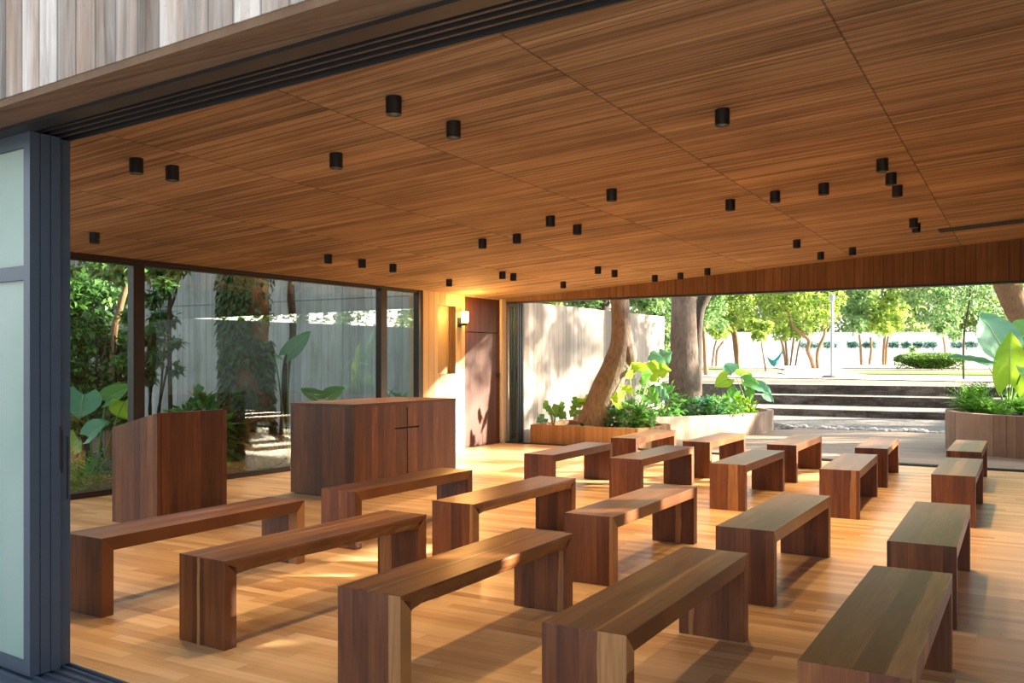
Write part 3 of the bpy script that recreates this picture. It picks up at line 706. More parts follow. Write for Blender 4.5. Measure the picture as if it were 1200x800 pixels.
mb = MB(); mb.box((6.0, 13.9, -.2), (6.3, 34, 2.75)); struct('wall_east', mb, M['wall_court'])
for i, y in enumerate((16, 19.5, 23, 26.5, 30)):
    rnd = random.Random(700+i); t_ = thing('bush', (8.2, y, -.1), 'unseen round bush added behind the east garden wall, %s along it' % ['first', 'second', 'third', 'fourth', 'fifth'][i], 'bush', 'bushes behind the east wall'); mb = MB()
    cz_, rz_ = (2.1, 1.9) if y < 22 else (2.7, 2.2)  # bushes added out of view; farther ones raised to shade terrace and gravel
    for k in range(900):
        v = Vector((rnd.gauss(0, 1), rnd.gauss(0, 1), rnd.gauss(0, 1))).normalized(); mb.leaf((v.x*1.3, v.y*1.5, max(.1, cz_+v.z*rz_)), v, (rnd.uniform(-1, 1), rnd.uniform(-1, 1), 1), .35, .22)
    mb.build('foliage', M['leaf_park'], t_); mb = MB(); mb.tube([(0, 0, 0), (0, 0, 2.6)], [.12, .08], 8); mb.build('trunk', M['bark'], t_)
# ------------------------------------------------------------------ planters
def planter(name_lab, outer, inner, h, mat, soil=.08, mat2=None):
    n = len(outer); mb = MB(); m = len(inner); assert n == m
    vs = [(x, y, -.04) for x, y in outer] + [(x, y, h) for x, y in outer] + [(x, y, h) for x, y in inner] + [(x, y, h-soil-.1) for x, y in inner]
    fs = []
    for a in range(3):
        for i in range(n): j = (i+1) % n; fs.append((a*n+i, a*n+j, (a+1)*n+j, (a+1)*n+i))
    mb.add(vs, fs); o = mb.build('planter', mat); tag(o, name_lab, 'planter')
    s_ = MB(); s_.add([(x, y, h-soil+.01*math.sin(7*i)) for i, (x, y) in enumerate(inner)], [tuple(range(n))]); s_.build('soil', M['mulch'], o); return o
def inset(poly, d):
    out = []; n = len(poly)
    for i in range(n):
        a, b, c_ = Vector(poly[i-1]), Vector(poly[i]), Vector(poly[(i+1) % n])
        n1 = (b-a).normalized(); n2 = (c_-b).normalized(); nn = (Vector((-n1.y, n1.x))+Vector((-n2.y, n2.x)))
        nn = nn.normalized()/max(.5, math.cos(.5*n1.angle(n2))); q = b+nn*d; out.append((q.x, q.y))
    return out
P1 = [(-7.72, 14.02), (-5.68, 14.02), (-5.55, 14.85), (-5.62, 15.45), (-7.72, 15.5)]
planter('low brown concrete planter holding the leaning tree', P1, inset(P1, .1), .335, M['planter_warm'])
P2 = [(-7.7, 15.72), (-6.6, 15.72), (-6.1, 15.95), (-5.65, 16.5), (-5.2, 17.2), (-4.92, 17.9), (-4.76, 18.6), (-4.74, 19.2), (-4.86, 19.8), (-5.2, 20.3), (-5.8, 20.55), (-7.7, 20.55)]
planter('curved pale concrete planter holding the straight tree trunk', P2, inset(P2, .12), .41, M['planter'])
P3 = [(.45+1.75*math.cos(a), 17.25+1.72*math.sin(a)) for a in [2*math.pi*k/40 for k in range(40)]]
planter('round pinkish concrete planter with giant leaves beside the farthest bench', P3, inset(P3, .12), .625, M['planter'])

# ------------------------------------------------------------------ plants
def frond_dir(az, el): return Vector((math.cos(az)*math.cos(el), math.sin(az)*math.cos(el), math.sin(el)))
def ear_plant(loc, label, leaves, cat='plant', group=None):
    """leaves: (tip point of stalk relative, leaf dir, leaf normal, L, W, mat, lobes)"""
    t_ = thing('elephant_ear_plant', loc, label, cat, group)
    for i, (tip, d, n, L, W, mt, lob) in enumerate(leaves):
        tip = Vector(tip); base = Vector((tip.x*.08, tip.y*.08, 0)); mid = base.lerp(tip, .55)+Vector((0, 0, tip.z*.10))-Vector((tip.x, tip.y, 0))*.12
        pts = []
        for k in range(9):
            u = k/8; pts.append(base*(1-u)**2 + mid*2*u*(1-u) + tip*u*u)
        mb = MB(); mb.tube(pts, [.020-.011*k/8 for k in range(9)] if L > .35 else [.010-.005*k/8 for k in range(9)], 7)
        st = mb.build('stalk', M['stalk'], t_)
        mb = MB(); mb.bigleaf(tip, d, n, L, W, .12 if W > .55 else .25, .09 if W > .55 else .18, lobes=lob, midrib=1); mb.build('leaf', [M[mt], M['rib']], st)
    return t_
def frame(v): return (RT*v[0] + HD*v[1] + Vector((0, 0, v[2])))
def ears(px, d, z, label, specs, **k):
    """specs in (px,py of stalk tip, px,py of leaf tip, ahead, width, mat, lobes, face)"""
    loc = at(px, d, z); L_ = []
    for (tx, ty, ex, ey, dd, wd, mt, lob, face) in specs:
        tip = at(tx, d+dd, zpx(ty, d+dd))-loc; end = at(ex, d+dd+face[3], zpx(ey, d+dd+face[3]))-loc
        dv = end-tip; L_.append((tip, dv, frame(face[:3]), dv.length, wd, mt, lob))
    return ear_plant(loc, label, L_, **k)
# giant leaves in the round planter
ears(1181, 15.6, .55, 'giant elephant ear plant with blue-green and lime leaves in the round planter', [
    (1175, 409, 1151, 365, .1, .98, 'leaf_blue', 0, (.25, -1, .45, .15)),
    (1183, 450, 1186, 388, -.15, .60, 'leaf_lime', 0, (-.15, -1, .15, .05)),
    (1158, 428, 1113, 408, .0, .30, 'leaf_blue', 0, (.2, .25, 1, .0)),
    (1196, 396, 1222, 378, .3, .6, 'leaf_mid', 0, (-.2, -1, .4, .1)),
    (1200, 430, 1226, 452, -.3, .5, 'leaf_mid', 0, (-.1, -.8, .8, -.2)),
    (1212, 410, 1240, 380, .5, .6, 'leaf_mid', 0, (-.3, -1, .2, .0)),
    (1205, 470, 1238, 470, .2, .45, 'leaf_lime', 0, (-.2, -.6, 1, .0))])
def fern(px, d, z, label, n, L, up=.8, mat='leaf_fern', name='fern', cat='fern', wd=.05, group=None, seed=1):
    rnd = random.Random(seed); t_ = thing(name, at(px, d, z), label, cat, group); mb = MB()
    for i in range(n):
        az = rnd.uniform(0, 6.28); el = rnd.uniform(.35, 1.25)*up; l = L*rnd.uniform(.65, 1.1); p = Vector((0, 0, 0)); d_ = frond_dir(az, el)
        prev = None; k = 12
        for s_ in range(k):
            d2 = (d_ - Vector((0, 0, 1))*(.9*(s_/k)**1.3)).normalized(); q = p+d2*l/k; sd_ = d2.cross(Vector((0, 0, 1)))
            if sd_.length < .05: sd_ = Vector((1, 0, 0))
            sd_.normalize(); wl = wd*2.6*math.sin(math.pi*(s_+1)/(k+1.2))
            for sg in (1, -1): mb.leaf(p, sd_*sg+d2*.6, d2.cross(sd_), wl, wd*.55, .1, .3)
            p = q
    mb.build('fronds', M[mat], t_); return t_
fern(1140, 15.6, .55, 'bushy green fern at the left end of the round planter', 80, .72, 1.1, seed=3)
fern(1162, 15.2, .55, 'lower fern under the giant leaves in the round planter', 46, .45, .9, seed=4)
fern(1196, 15.4, .55, 'strappy green fern at the right of the giant leaves', 46, .5, .9, seed=5)

# curved planter: big-leaf plant plus undergrowth
ears(880, 18.6, .33, 'tall big-leaved plant at the round end of the curved planter', [
    (868, 441, 880, 432, 0, .34, 'leaf_lime', 0, (0, -.75, .7, .35)), (872, 447, 889, 448, -.2, .32, 'leaf_mid', 0, (0, -.8, .6, -.1)),
    (853, 443, 838, 452, .1, .34, 'leaf_lime', 0, (0, -.9, .3, -.1)), (859, 436, 850, 425, .3, .36, 'leaf_blue', 0, (0, -.9, .4, .1)),
    (884, 452, 904, 458, -.1, .36, 'leaf_blue', 0, (0, -.6, .8, -.2)), (878, 456, 880, 468, -.2, .22, 'leaf_mid', 0, (.1, -1, .2, 0)),
    (895, 462, 908, 470, .0, .22, 'leaf_blue', 0, (.1, -.8, .5, 0)), (862, 458, 850, 470, .0, .26, 'leaf_mid', 0, (0, -.9, .5, 0))])
def bush(name, loc, label, cat, c, r, n, L, W, mat, stems=5, seed=0, group=None, shell=.55, smat='stalk'):
    rnd = random.Random(seed); t_ = thing(name, loc, label, cat, group); mb = MB()
    for i in range(n):
        v = Vector((rnd.gauss(0, 1), rnd.gauss(0, 1), rnd.gauss(0, 1))).normalized()*(shell+(1-shell)*rnd.random())
        p = Vector((c[0]+v.x*r[0], c[1]+v.y*r[1], max(.03, c[2]+v.z*r[2])))
        d = (v+Vector((rnd.uniform(-.7, .7), rnd.uniform(-.7, .7), rnd.uniform(-.5, .6)))).normalized(); s_ = rnd.uniform(.7, 1.25)
        mb.leaf(p, d, (rnd.uniform(-.5, .5), rnd.uniform(-.5, .5), 1), L*s_, W*s_, .12, .35)
    mb.build('foliage', M[mat], t_)
    if stems:
        mb = MB()
        for i in range(stems):
            a = rnd.uniform(0, 6.28); q = Vector((c[0]+r[0]*.6*math.cos(a), c[1]+r[1]*.6*math.sin(a), c[2]+r[2]*.4)); mb.tube([(q.x*.15, q.y*.15, 0), (q.x*.6, q.y*.6, q.z*.55), q], [.012, .01, .006], 5)
        mb.build('stems', M[smat], t_)
    return t_
for i, (px, d, lab, rr, n, mt) in enumerate([
        (826, 18.3, 'blue-green groundcover at the foot of the straight trunk', .42, 260, 'leaf_blue'), (848, 18.0, 'leafy groundcover in the middle of the curved planter', .40, 240, 'leaf_under'),
        (868, 18.6, 'lime groundcover under the tall big-leaved plant', .34, 200, 'leaf_lime'), (842, 19.3, 'undergrowth behind the groundcover in the curved planter', .5, 260, 'leaf_mid'), (812, 18.2, 'low leaves at the left foot of the straight trunk', .25, 120, 'leaf_under')]):
    bush('groundcover_plant', at(px, d, .33), lab, 'plant', (0, 0, .16), (rr, rr*.8, .2), n, .13, .08, mt, 4, 20+i)
# leaning-tree planter: monstera-like plants
ears(744, 15.6, .26, 'tall plant with lime scalloped leaves beside the leaning trunk', [
    (745, 435, 741, 425, 0, .46, 'leaf_lime', 7, (0, -1, .25, -.1)), (752, 440, 764, 437, .1, .40, 'leaf_mid', 0, (0, -1, .4, -.1)), (737, 432, 734, 440, .2, .3, 'leaf_blue', 0, (0, -1, .3, 0)),
    (762, 436, 786, 433, .3, .40, 'leaf_lime', 5, (0, -1, .3, -.1)), (768, 425, 787, 412, .4, .4, 'leaf_blue', 5, (0, -1, .3, -.1)), (758, 462, 772, 472, -.1, .34, 'leaf_mid', 6, (0, -1, .5, -.1)),
    (733, 462, 727, 452, -.2, .34, 'leaf_lime', 6, (0, -1, .3, -.1)), (726, 470, 716, 466, -.2, .34, 'leaf_lime', 5, (0, -1, .4, -.1)), (768, 462, 784, 466, .1, .36, 'leaf_blue', 6, (0, -1, .5, -.1))])
ears(648, 16.2, .26, 'small dark-leaved plant at the left end of the brown planter', [
    (646, 478, 652, 487, -.1, .24, 'leaf_under', 6, (0, -1, .4, -.1)), (643, 474, 636, 478, 0, .2, 'leaf_mid', 5, (0, -1, .5, 0)), (652, 482, 664, 490, 0, .24, 'leaf_under', 5, (0, -1, .5, -.1)), (638, 490, 629, 494, 0, .2, 'leaf_blue', 5, (0, -1, .6, -.1)), (655, 474, 660, 481, .1, .2, 'leaf_mid', 5, (0, -1, .5, -.1))])
ears(682, 16.1, .26, 'split-leaved plant just left of the leaning trunk', [
    (684, 467, 690, 477, 0, .28, 'leaf_lime', 6, (0, -1, .4, -.1)), (678, 470, 672, 478, 0, .26, 'leaf_mid', 6, (0, -1, .4, -.1)), (676, 480, 668, 488, -.1, .24, 'leaf_under', 5, (0, -1, .5, -.1)), (688, 482, 694, 490, -.1, .22, 'leaf_blue', 5, (0, -1, .5, -.1))])
for i, (px, d, lab, rr, n, mt, hh) in enumerate([
        (716, 15.8, 'blue-green low plant right of the leaning trunk base', .26, 150, 'leaf_blue', .2), (738, 15.5, 'dense low plant in the middle right of the brown planter', .28, 180, 'leaf_under', .24), (752, 15.5, 'low plant at the right end of the brown planter', .22, 130, 'leaf_mid', .22),
        (772, 17.6, 'leafy plant in the curved planter seen between the two trunks', .5, 240, 'leaf_mid', .42)]):
    bush('low_plant', at(px, d, .26 if i < 3 else .33), lab, 'plant', (0, 0, hh*.8), (rr, rr*.7, hh), n, .15, .10, mt, 4, 40+i)

# ------------------------------------------------------------------ trees
def trunk_px(spec, d0, wob=.12, seg=14, seed=0):
    """spec: (px, py, width px, extra depth)"""
    pts = []; rad = []
    for px, py, wp, dd in spec:
        d = d0+dd; pts.append(at(px, d, zpx(py, d))); rad.append(wp*d/F_PX/2)
    return pts, rad
def smooth(pts, rad, n=5):
    P, Q = [], []
    for i in range(len(pts)-1):
        p0, p1, p2, p3 = pts[max(i-1, 0)], pts[i], pts[i+1], pts[min(i+2, len(pts)-1)]
        for k in range(n):
            t = k/n; P.append(.5*((2*p1)+(p2-p0)*t+(2*p0-5*p1+4*p2-p3)*t*t+(3*p1-p0-3*p2+p3)*t**3)); Q.append(rad[i]*(1-t)+rad[i+1]*t)
    return P+[pts[-1]], Q+[rad[-1]]
def crown_mb(mb, clusters, n, L, W, rnd, drop=.5):
    tot = sum(c_[3]*c_[3] for c_ in clusters)
    for (cx, cy, cz, r) in clusters:
        for i in range(int(n*r*r/tot)):
            v = Vector((rnd.gauss(0, 1), rnd.gauss(0, 1), rnd.gauss(0, 1))).normalized()*(rnd.random()**.45)
            d = Vector((rnd.uniform(-1, 1), rnd.uniform(-1, 1), rnd.uniform(-1, .5))); s_ = rnd.uniform(.7, 1.3)
            mb.leaf((cx+v.x*r, cy+v.y*r, cz+v.z*r*.8), d, (rnd.uniform(-.6, .6), rnd.uniform(-.6, .6), 1), L*s_, W*s_, .15, .3)
def tree(label, trunks, clusters, n, L, W, mat, bark_, seed=0, group=None, name='tree', loc=None, wob=.12):
    rnd = random.Random(seed); base = loc or Vector((trunks[0][0][0].x, trunks[0][0][0].y, trunks[0][0][0].z))
    t_ = thing(name, base, label, 'tree', group)
    for pts, rad in trunks:
        if base.y > 33 and pts[0].y > 33: pts = [Vector((pts[0].x, pts[0].y, gz(pts[0].y)-.06))]+list(pts[1:])
        P, Q = smooth(pts, rad); mb = MB(); mb.tube([p-base for p in P], Q, 12, 0, wob, seed); mb.build('trunk', M[bark_], t_)
    if clusters:
        mb = MB(); crown_mb(mb, [(x-base.x, y-base.y, z-base.z, r) for x, y, z, r in clusters], n, L, W, rnd); mb.build('crown', M[mat], t_)
    return t_
# leaning tree in the brown planter
d1 = 16.0
tr = trunk_px([(699, 499, 48, 0), (704, 480, 43, 0), (713, 455, 38, 0), (723, 428, 33, 0), (728.5, 408, 29, 0), (728, 385, 23.5, 0), (726.5, 350, 22, 0), (726, 300, 20, .1), (722, 220, 18, .3), (716, 100, 14, .6)], d1)
br = [(tr[0][6]+Vector((0, 0, 1.6)), .11), (tr[0][6]+Vector((1.4, .8, 3.2)), .07), (tr[0][6]+Vector((2.2, 1.4, 4.2)), .03)]
b1 = tree('grey-barked tree with a leaning trunk in the brown planter', [tr, ([b[0] for b in br], [b[1] for b in br])], [(-6.2, 15.6, 6.6, 1.4), (-4.6, 16.2, 6.9, 1.3), (-7.4, 16.5, 7.2, 1.2)], 1600, .16, .09, 'leaf_park_b', 'bark', 1)
mb = MB(); c_ = at(735.5, d1-.05, zpx(416, d1))-b1.location; mb.blob(c_, (.17, .16, .28), 5, 12, .15); mb.build('knot', M['bark'], b1)
# straight tree in the curved planter
d2 = 19.7
tr = trunk_px([(803, 486, 46, 0), (803, 470, 39, 0), (802, 440, 35, 0), (802, 400, 32, 0), (801, 345, 29, 0), (800, 260, 26, 0), (802, 120, 20, 0), (806, -20, 12, 0)], d2)
tree('straight grey-barked tree trunk rising from the curved planter', [tr], [(-6.6, 18.8, 8.2, 1.6), (-5, 19.6, 8.6, 1.5), (-8, 20, 8.8, 1.5)], 1600, .17, .10, 'leaf_park_b', 'bark', 2)
# dark forked trunk behind it
tr = trunk_px([(815, 452, 16, 0), (816, 420, 13, 0), (817, 385, 12, 0), (820, 362, 13, 0), (827, 343, 15, 0), (834, 320, 14, 0)], 28.)
tr[0][0].z = .4
tree('dark forked tree trunk half hidden behind the straight trunk', [tr], [(-7.2, 28.6, 6.5, 1.8), (-5.5, 29, 6.7, 1.6)], 1200, .17, .10, 'leaf_park_b', 'bark_dark', 3)
# big leaning tree at the right edge; its crown shades the garden
tr = trunk_px([(1225, 476, 34, 0), (1213, 420, 31, 0), (1199, 375, 29, 0), (1180, 334, 28, 0), (1160, 280, 24, 0), (1150, 180, 18, 0)], 20.5); tr[0][0].z = -.03
rnd = random.Random(77); CL_ = []
for i in range(52):
    CL_.append((rnd.uniform(-2.5, 7.5), rnd.uniform(20.2, 27.0), rnd.uniform(4.2, 8.6), rnd.uniform(.45, .9)))
tree('thick brown tree trunk leaning over the round planter', [tr], CL_, 6000, .22, .13, 'leaf_park', 'bark_warm', 4, name='tree')
rnd = random.Random(5); CL2 = [(rnd.uniform(7.6, 11.5), rnd.uniform(18, 30), rnd.uniform(4.9, 8.8), rnd.uniform(.45, .85)) for _ in range(46)]  # unseen tree added; sparse crown dapples sun on door and garden wall
tree('unseen park tree added above the east garden wall to dapple the sun', [([Vector((9.8, 24, -.2)), Vector((9.7, 24, 2.4)), Vector((9.9, 24.2, 4.8)), Vector((9.8, 24.1, 6.6))], [.34, .26, .2, .1])], CL2, 3600, .24, .14, 'leaf_park', 'bark', 8)
# slim tree left of the giant leaves
tr = trunk_px([(1129.5, 448, 2.6, 0), (1129, 420, 2.2, 0), (1130, 390, 2.2, 0), (1134, 365, 2., 0), (1137, 345, 1.8, 0), (1137, 320, 1.5, 0)], 33.); tr[0][0].z = .69
def px_clusters(lst, d): return [(*at(px, d+dd)[:2], zpx(py, d+dd), rp*d/F_PX) for px, py, rp, dd in lst]
tree('slim young tree standing by the top step', [tr], px_clusters([(1110, 362, 17, 0), (1085, 371, 13, 0), (1135, 352, 18, .5), (1158, 362, 16, 0), (1098, 345, 18, .4), (1125, 330, 20, 0), (1160, 335, 18, .5), (1118, 392, 8, 0), (1150, 385, 10, 0), (1075, 350, 12, 0), (1105, 300, 26, 0), (1140, 280, 28, 0), (1165, 300, 24, 0), (1080, 315, 22, 0), (1120, 240, 26, 0)], 33.), 4600, .15, .09, 'leaf_park_b', 'bark_dark', 5)
# curved double tree by the lamp post
tA = trunk_px([(954.5, 436, 5, 0), (950, 420, 4.6, 0), (946.5, 410, 4.6, 0), (948, 399, 4.2, 0), (940, 391, 3.6, 0), (930, 383, 3.2, 0), (926, 372, 2.6, 0), (921, 362, 2, 0)], 50.)
tB = trunk_px([(959, 436, 4.4, 0), (957.5, 420, 4, 0), (959.5, 408, 3.8, 0), (964, 398, 3.4, 0), (966.5, 390, 2.8, 0), (967, 375, 2, 0)], 50.)
tree('park tree with two S-curved trunks left of the lamp post', [tA, tB], px_clusters([(925, 360, 20, 0), (945, 352, 22, 1), (968, 368, 17, 0), (905, 372, 15, 0), (950, 378, 15, .5), (900, 352, 18, 0), (975, 350, 18, 0), (930, 340, 22, 0), (893, 385, 10, 0), (910, 318, 24, 0), (945, 310, 26, 0), (975, 320, 22, 0), (930, 280, 26, 0), (960, 275, 24, 0)], 50.), 4200, .26, .15, 'leaf_park', 'bark_warm', 6)
far = [  # trunk list, clusters, label
    ([[(828, 444, 6.5), (826.5, 425, 5), (825.5, 400, 4.4), (824, 378, 3.5)]], [(826, 372, 14), (838, 360, 16), (820, 355, 14), (845, 380, 10)], 'yellow-green tree with an orange trunk just right of the straight trunk', 40.),
    ([[(864.5, 427, 6), (864, 410, 5.2), (862, 392, 4.6), (858, 380, 3)], [(863, 405, 3), (859, 395, 2.4), (856, 388, 2)]], [(858, 372, 16), (872, 362, 16), (850, 358, 16), (880, 378, 10), (843, 372, 10)], 'forked park tree between the big-leaved plant and the multi-stemmed tree', 52.),
    ([[(921, 425, 3), (918, 408, 2.6), (914, 395, 2)], [(923, 425, 3), (921, 405, 2.4), (919, 390, 2)], [(926, 425, 2.6), (929, 405, 2.2), (931, 390, 2)], [(932, 425, 2.4), (935, 410, 2), (938, 398, 1.5)]], [(915, 388, 13), (930, 384, 13), (922, 376, 15), (905, 380, 12), (938, 390, 9)], 'multi-stemmed bushy tree behind the hammock', 62.),
    ([[(1009.5, 423, 3.2), (1008.5, 408, 2.6), (1007, 392, 2.2)]], [(1003, 380, 14), (1012, 368, 16), (995, 366, 14), (1000, 352, 16)], 'slender tree right of the lamp post, first of three', 62.),
    ([[(1018.5, 422, 3.2), (1021, 410, 2.6), (1020, 395, 2.2)]], [(1022, 380, 12), (1026, 366, 15), (1018, 350, 16)], 'slender tree right of the lamp post, second of three', 64.),
    ([[(1035, 421, 3.4), (1036, 405, 3), (1037, 392, 2.4)], [(1037.5, 421, 2.6), (1039, 405, 2.2), (1041, 394, 2)]], [(1035, 384, 13), (1048, 378, 13), (1040, 368, 16), (1052, 362, 14), (1030, 372, 10)], 'twin-stemmed tree right of the lamp post, third of three', 62.),
    ([[(1108.5, 418, 2.4), (1107, 405, 2), (1104, 390, 2)]], [(1104, 384, 10), (1112, 376, 13), (1120, 392, 8), (1098, 372, 10)], 'thin tree rising behind the clipped hedge', 62.),
    ([[(839.5, 427, 3.2), (840, 412, 2.6), (846, 402, 2.4), (852, 395, 2)], [(834, 424, 2.6), (837, 408, 2.2), (840, 397, 2)]], [(842, 388, 10), (850, 382, 11), (835, 384, 10)], 'slanting-branched tree beside the orange trunk', 60.),
    ([[(898, 438, 2.2), (895, 420, 1.8), (892, 398, 1.6)]], [(890, 392, 8), (895, 383, 10), (885, 380, 10)], 'thin leaning sapling holding one end of the hammock', 47.),
    ([[(1071, 421, 1.6), (1070, 414, 1.4), (1069, 408, 1.2)]], [(1070, 409, 2)], 'tiny sapling behind the clipped hedge', 60.)]
for i, (tk, cl, lab, d) in enumerate(far):
    trs = []
    for sp in tk:
        t3 = trunk_px([(*q, 0) for q in sp], d); trs.append(t3)
    if len(cl) > 3: cl = cl + [(x_+6-12*(j_ % 2), y_-34-16*(j_ % 3), r_*1.25) for j_, (x_, y_, r_) in enumerate(cl)]
    n = 2600 if len(cl) > 3 else (700 if len(cl) > 2 else 40)
    tree(lab, trs, px_clusters([(*q, ((j*37) % 7-3)*.5) for j, q in enumerate(cl)], d), n, .0052*d, .0031*d, 'leaf_park' if i % 3 else 'leaf_park_b', 'bark_warm', 60+i, 'park trees')
# trees behind the garden wall
for i, (px, d, lab, cl, tkx) in enumerate([
        (706, 31., 'dark-trunked tree behind the pale garden wall', [(690, 352, 16), (722, 340, 18), (706, 330, 22), (670, 345, 16)], 15),
        (640, 33., 'leafy tree behind the left part of the pale garden wall', [(640, 352, 16), (620, 345, 14), (655, 342, 16), (605, 335, 20)], 8),
        (765, 30., 'deep green tree past the end of the pale garden wall', [(762, 352, 18), (778, 372, 14), (784, 395, 11), (750, 345, 18), (776, 350, 18), (780, 412, 8), (740, 335, 20)], 6),
        (785, 46., 'pale green tree far behind the end of the garden wall', [(775, 430, 12), (790, 420, 14), (770, 405, 14), (785, 395, 14), (765, 385, 14)], 4)]):
    tk = trunk_px([(px, 425, tkx, 0), (px+1, 380, tkx, 0), (px+1, 352, tkx, 0), (px+3, 300, tkx*.7, 0)], d); tk[0][0].z = .5 if d < 40 else .85
    tree(lab, [tk], px_clusters([(*q, (j % 3-1)*.6) for j, q in enumerate(cl)], d), 1900, .006*d, .0036*d, 'leaf_park_b' if i in (0, 2) else 'leaf_park', 'bark_dark', 90+i)
# far row of hazy trees
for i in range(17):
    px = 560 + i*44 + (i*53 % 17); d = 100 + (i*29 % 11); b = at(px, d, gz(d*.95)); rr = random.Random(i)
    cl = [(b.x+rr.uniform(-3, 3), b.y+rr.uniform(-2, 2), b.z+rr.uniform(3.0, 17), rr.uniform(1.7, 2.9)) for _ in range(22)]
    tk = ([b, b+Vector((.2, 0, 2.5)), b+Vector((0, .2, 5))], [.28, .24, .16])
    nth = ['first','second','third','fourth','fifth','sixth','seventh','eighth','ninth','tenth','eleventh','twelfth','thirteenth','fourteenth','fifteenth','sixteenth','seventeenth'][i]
    tree('hazy tree in the row behind the distant white glare wall, %s from the garden wall side' % nth, [tk], cl, 2800, .6, .38, 'leaf_haze', 'bark', 120+i, 'far hazy trees')

# ------------------------------------------------------------------ park furniture
b = at(975, 36., .70+.3*.02); b.z = gz(b.y)
t_ = thing('lamp_post', b, 'slim grey lamp post on a concrete foot by the path', 'lamp post')
mb = MB(); mb.lathe([(.45, -.04), (.42, .05), (.30, .12), (.12, .14)], 18); mb.build('foot', M['earth'], t_)
mb = MB(); mb.lathe([(.075, .12), (.062, 2.0), (.055, 3.05)], 12); mb.build('pole', M['steel'], t_)
mb = MB(); mb.lathe([(.055, 3.05), (.10, 3.09), (.11, 3.3), (.05, 3.36)], 12); mb.build('lamp_head', M['steel'], t_)
# hammock strung between sapling and post
hb = at(905, 47.); hb.z = gz(47*1.02)
t_ = thing('hammock', hb, 'teal hammock slung between thin posts under the park trees', 'hammock')
a_ = at(898.5, 47., 0)-hb; e_ = at(917, 47., 0)-hb; mb = MB(); vs = []
a_.z = .75; e_.z = 1.05
for i in range(13):
    u = i/12; p = a_.lerp(e_, u); p.z -= .75*math.sin(math.pi*u)*.9
    wv = .05+.38*math.sin(math.pi*u)
    for j in range(7):
        s_ = j/6*2-1; vs.append(p+HD*s_*wv+Vector((0, 0, .30*math.sin(math.pi*u)*s_*s_)))
mb.add(vs, [(i*7+j, i*7+j+1, (i+1)*7+j+1, (i+1)*7+j) for i in range(12) for j in range(6)], 0, True); mb.build('cloth', M['teal'], t_)
mb = MB(); mb.tube([(e_.x, e_.y, 0), (e_.x, e_.y, 1.2)], .025, 6); mb.build('post', M['bark_dark'], t_)
for i, (px, lab) in enumerate([(848, 'thin stake beside the big-leaved plant, left of the hammock'), (924, 'thin pale stake just right of the hammock')]):
    p = at(px, 46., 0); p.z = gz(p.y); mb = MB(); mb.tube([(0, 0, -.05), (.01, 0, .6), (0, 0, 1.7)], [.03, .028, .024], 6); tag(mb.build('stake', M['steel'], loc=p), lab, 'stake', 'thin stakes in the park')
# clipped hedge
hp = at(1089, 47., 0); hp.z = gz(hp.y); t_ = thing('hedge', hp, 'low clipped rounded hedge beside the pale path', 'hedge'); rnd = random.Random(5); mb = MB()
for i in range(4600):
    u = rnd.uniform(-1, 1); hw = 1.78; a = rnd.uniform(-.1, math.pi+.1); e = (1-abs(u)**6)**.5
    q = RT*(u*hw) + HD*(math.cos(a)*.55*e); z = max(.03, .42+math.sin(a)*.40*e if rnd.random() < .45 else rnd.uniform(.03, .62))
    e = max(e, .3)
    if z < .55: q = RT*(u*hw) + HD*(-.55*e if rnd.random() < .7 else .55*e)
    mb.leaf((q.x, q.y, z), (rnd.uniform(-1, 1), rnd.uniform(-1, 1), rnd.uniform(-.2, 1)), (0, 0, 1), .13, .08, .1, .3)
mb.build('foliage', M['hedge'], t_)
mb = MB(); mb.blob((0, 0, .40), (.42, .36, .34), 2, 10, .1)
for i, v in enumerate(mb.v): mb.v[i] = tuple(RT*((v[0])*3.3)+HD*v[1]+Vector((0, 0, v[2])))
mb.build('twiggy_core', M['bark_dark'], t_)
# white walls paint the glare of sunlit road and haze; teal hedge on one
def along(px0, px1, d, z0, z1, th, name, mat, lab, cat):
    a = at(px0, d); b_ = at(px1, d); n = HD*th; mb = MB(); vs = [a, b_, b_+n, a+n]
    mb.add([(v.x, v.y, z0) for v in vs]+[(v.x, v.y, z1) for v in vs], [(3, 2, 1, 0), (4, 5, 6, 7), (0, 1, 5, 4), (1, 2, 6, 5), (2, 3, 7, 6), (3, 0, 4, 7)]); return tag(mb.build(name, mat), lab, cat)
zb = gz(76)
along(700, 1320, 86, zb-.4, zpx(411.5, 86), .9, 'low_glare_wall', M['glare_white'], 'long low white wall painting the glare of the sunlit road across the park', 'wall')
along(560, 1400, 93, zb-.4, zpx(389, 93), .4, 'tall_glare_wall', M['glare_white'], 'tall white wall painting glare and haze in front of the hazy far trees', 'wall')
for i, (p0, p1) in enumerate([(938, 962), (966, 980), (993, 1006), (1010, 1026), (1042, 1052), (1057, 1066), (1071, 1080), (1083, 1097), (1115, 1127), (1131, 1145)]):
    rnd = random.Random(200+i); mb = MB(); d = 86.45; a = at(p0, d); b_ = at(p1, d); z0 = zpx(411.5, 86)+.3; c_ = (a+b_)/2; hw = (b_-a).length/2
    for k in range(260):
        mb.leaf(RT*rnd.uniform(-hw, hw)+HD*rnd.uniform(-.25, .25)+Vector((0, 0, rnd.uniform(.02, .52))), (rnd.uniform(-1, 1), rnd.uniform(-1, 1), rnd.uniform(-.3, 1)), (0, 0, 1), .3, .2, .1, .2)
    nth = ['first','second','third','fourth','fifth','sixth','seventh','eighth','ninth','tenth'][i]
    tag(mb.build('low_hedge', M['hedge_teal'], loc=(c_.x, c_.y, z0)), 'short teal hedge on the distant low white glare wall, %s along it' % nth, 'hedge', 'hedges on the distant wall')

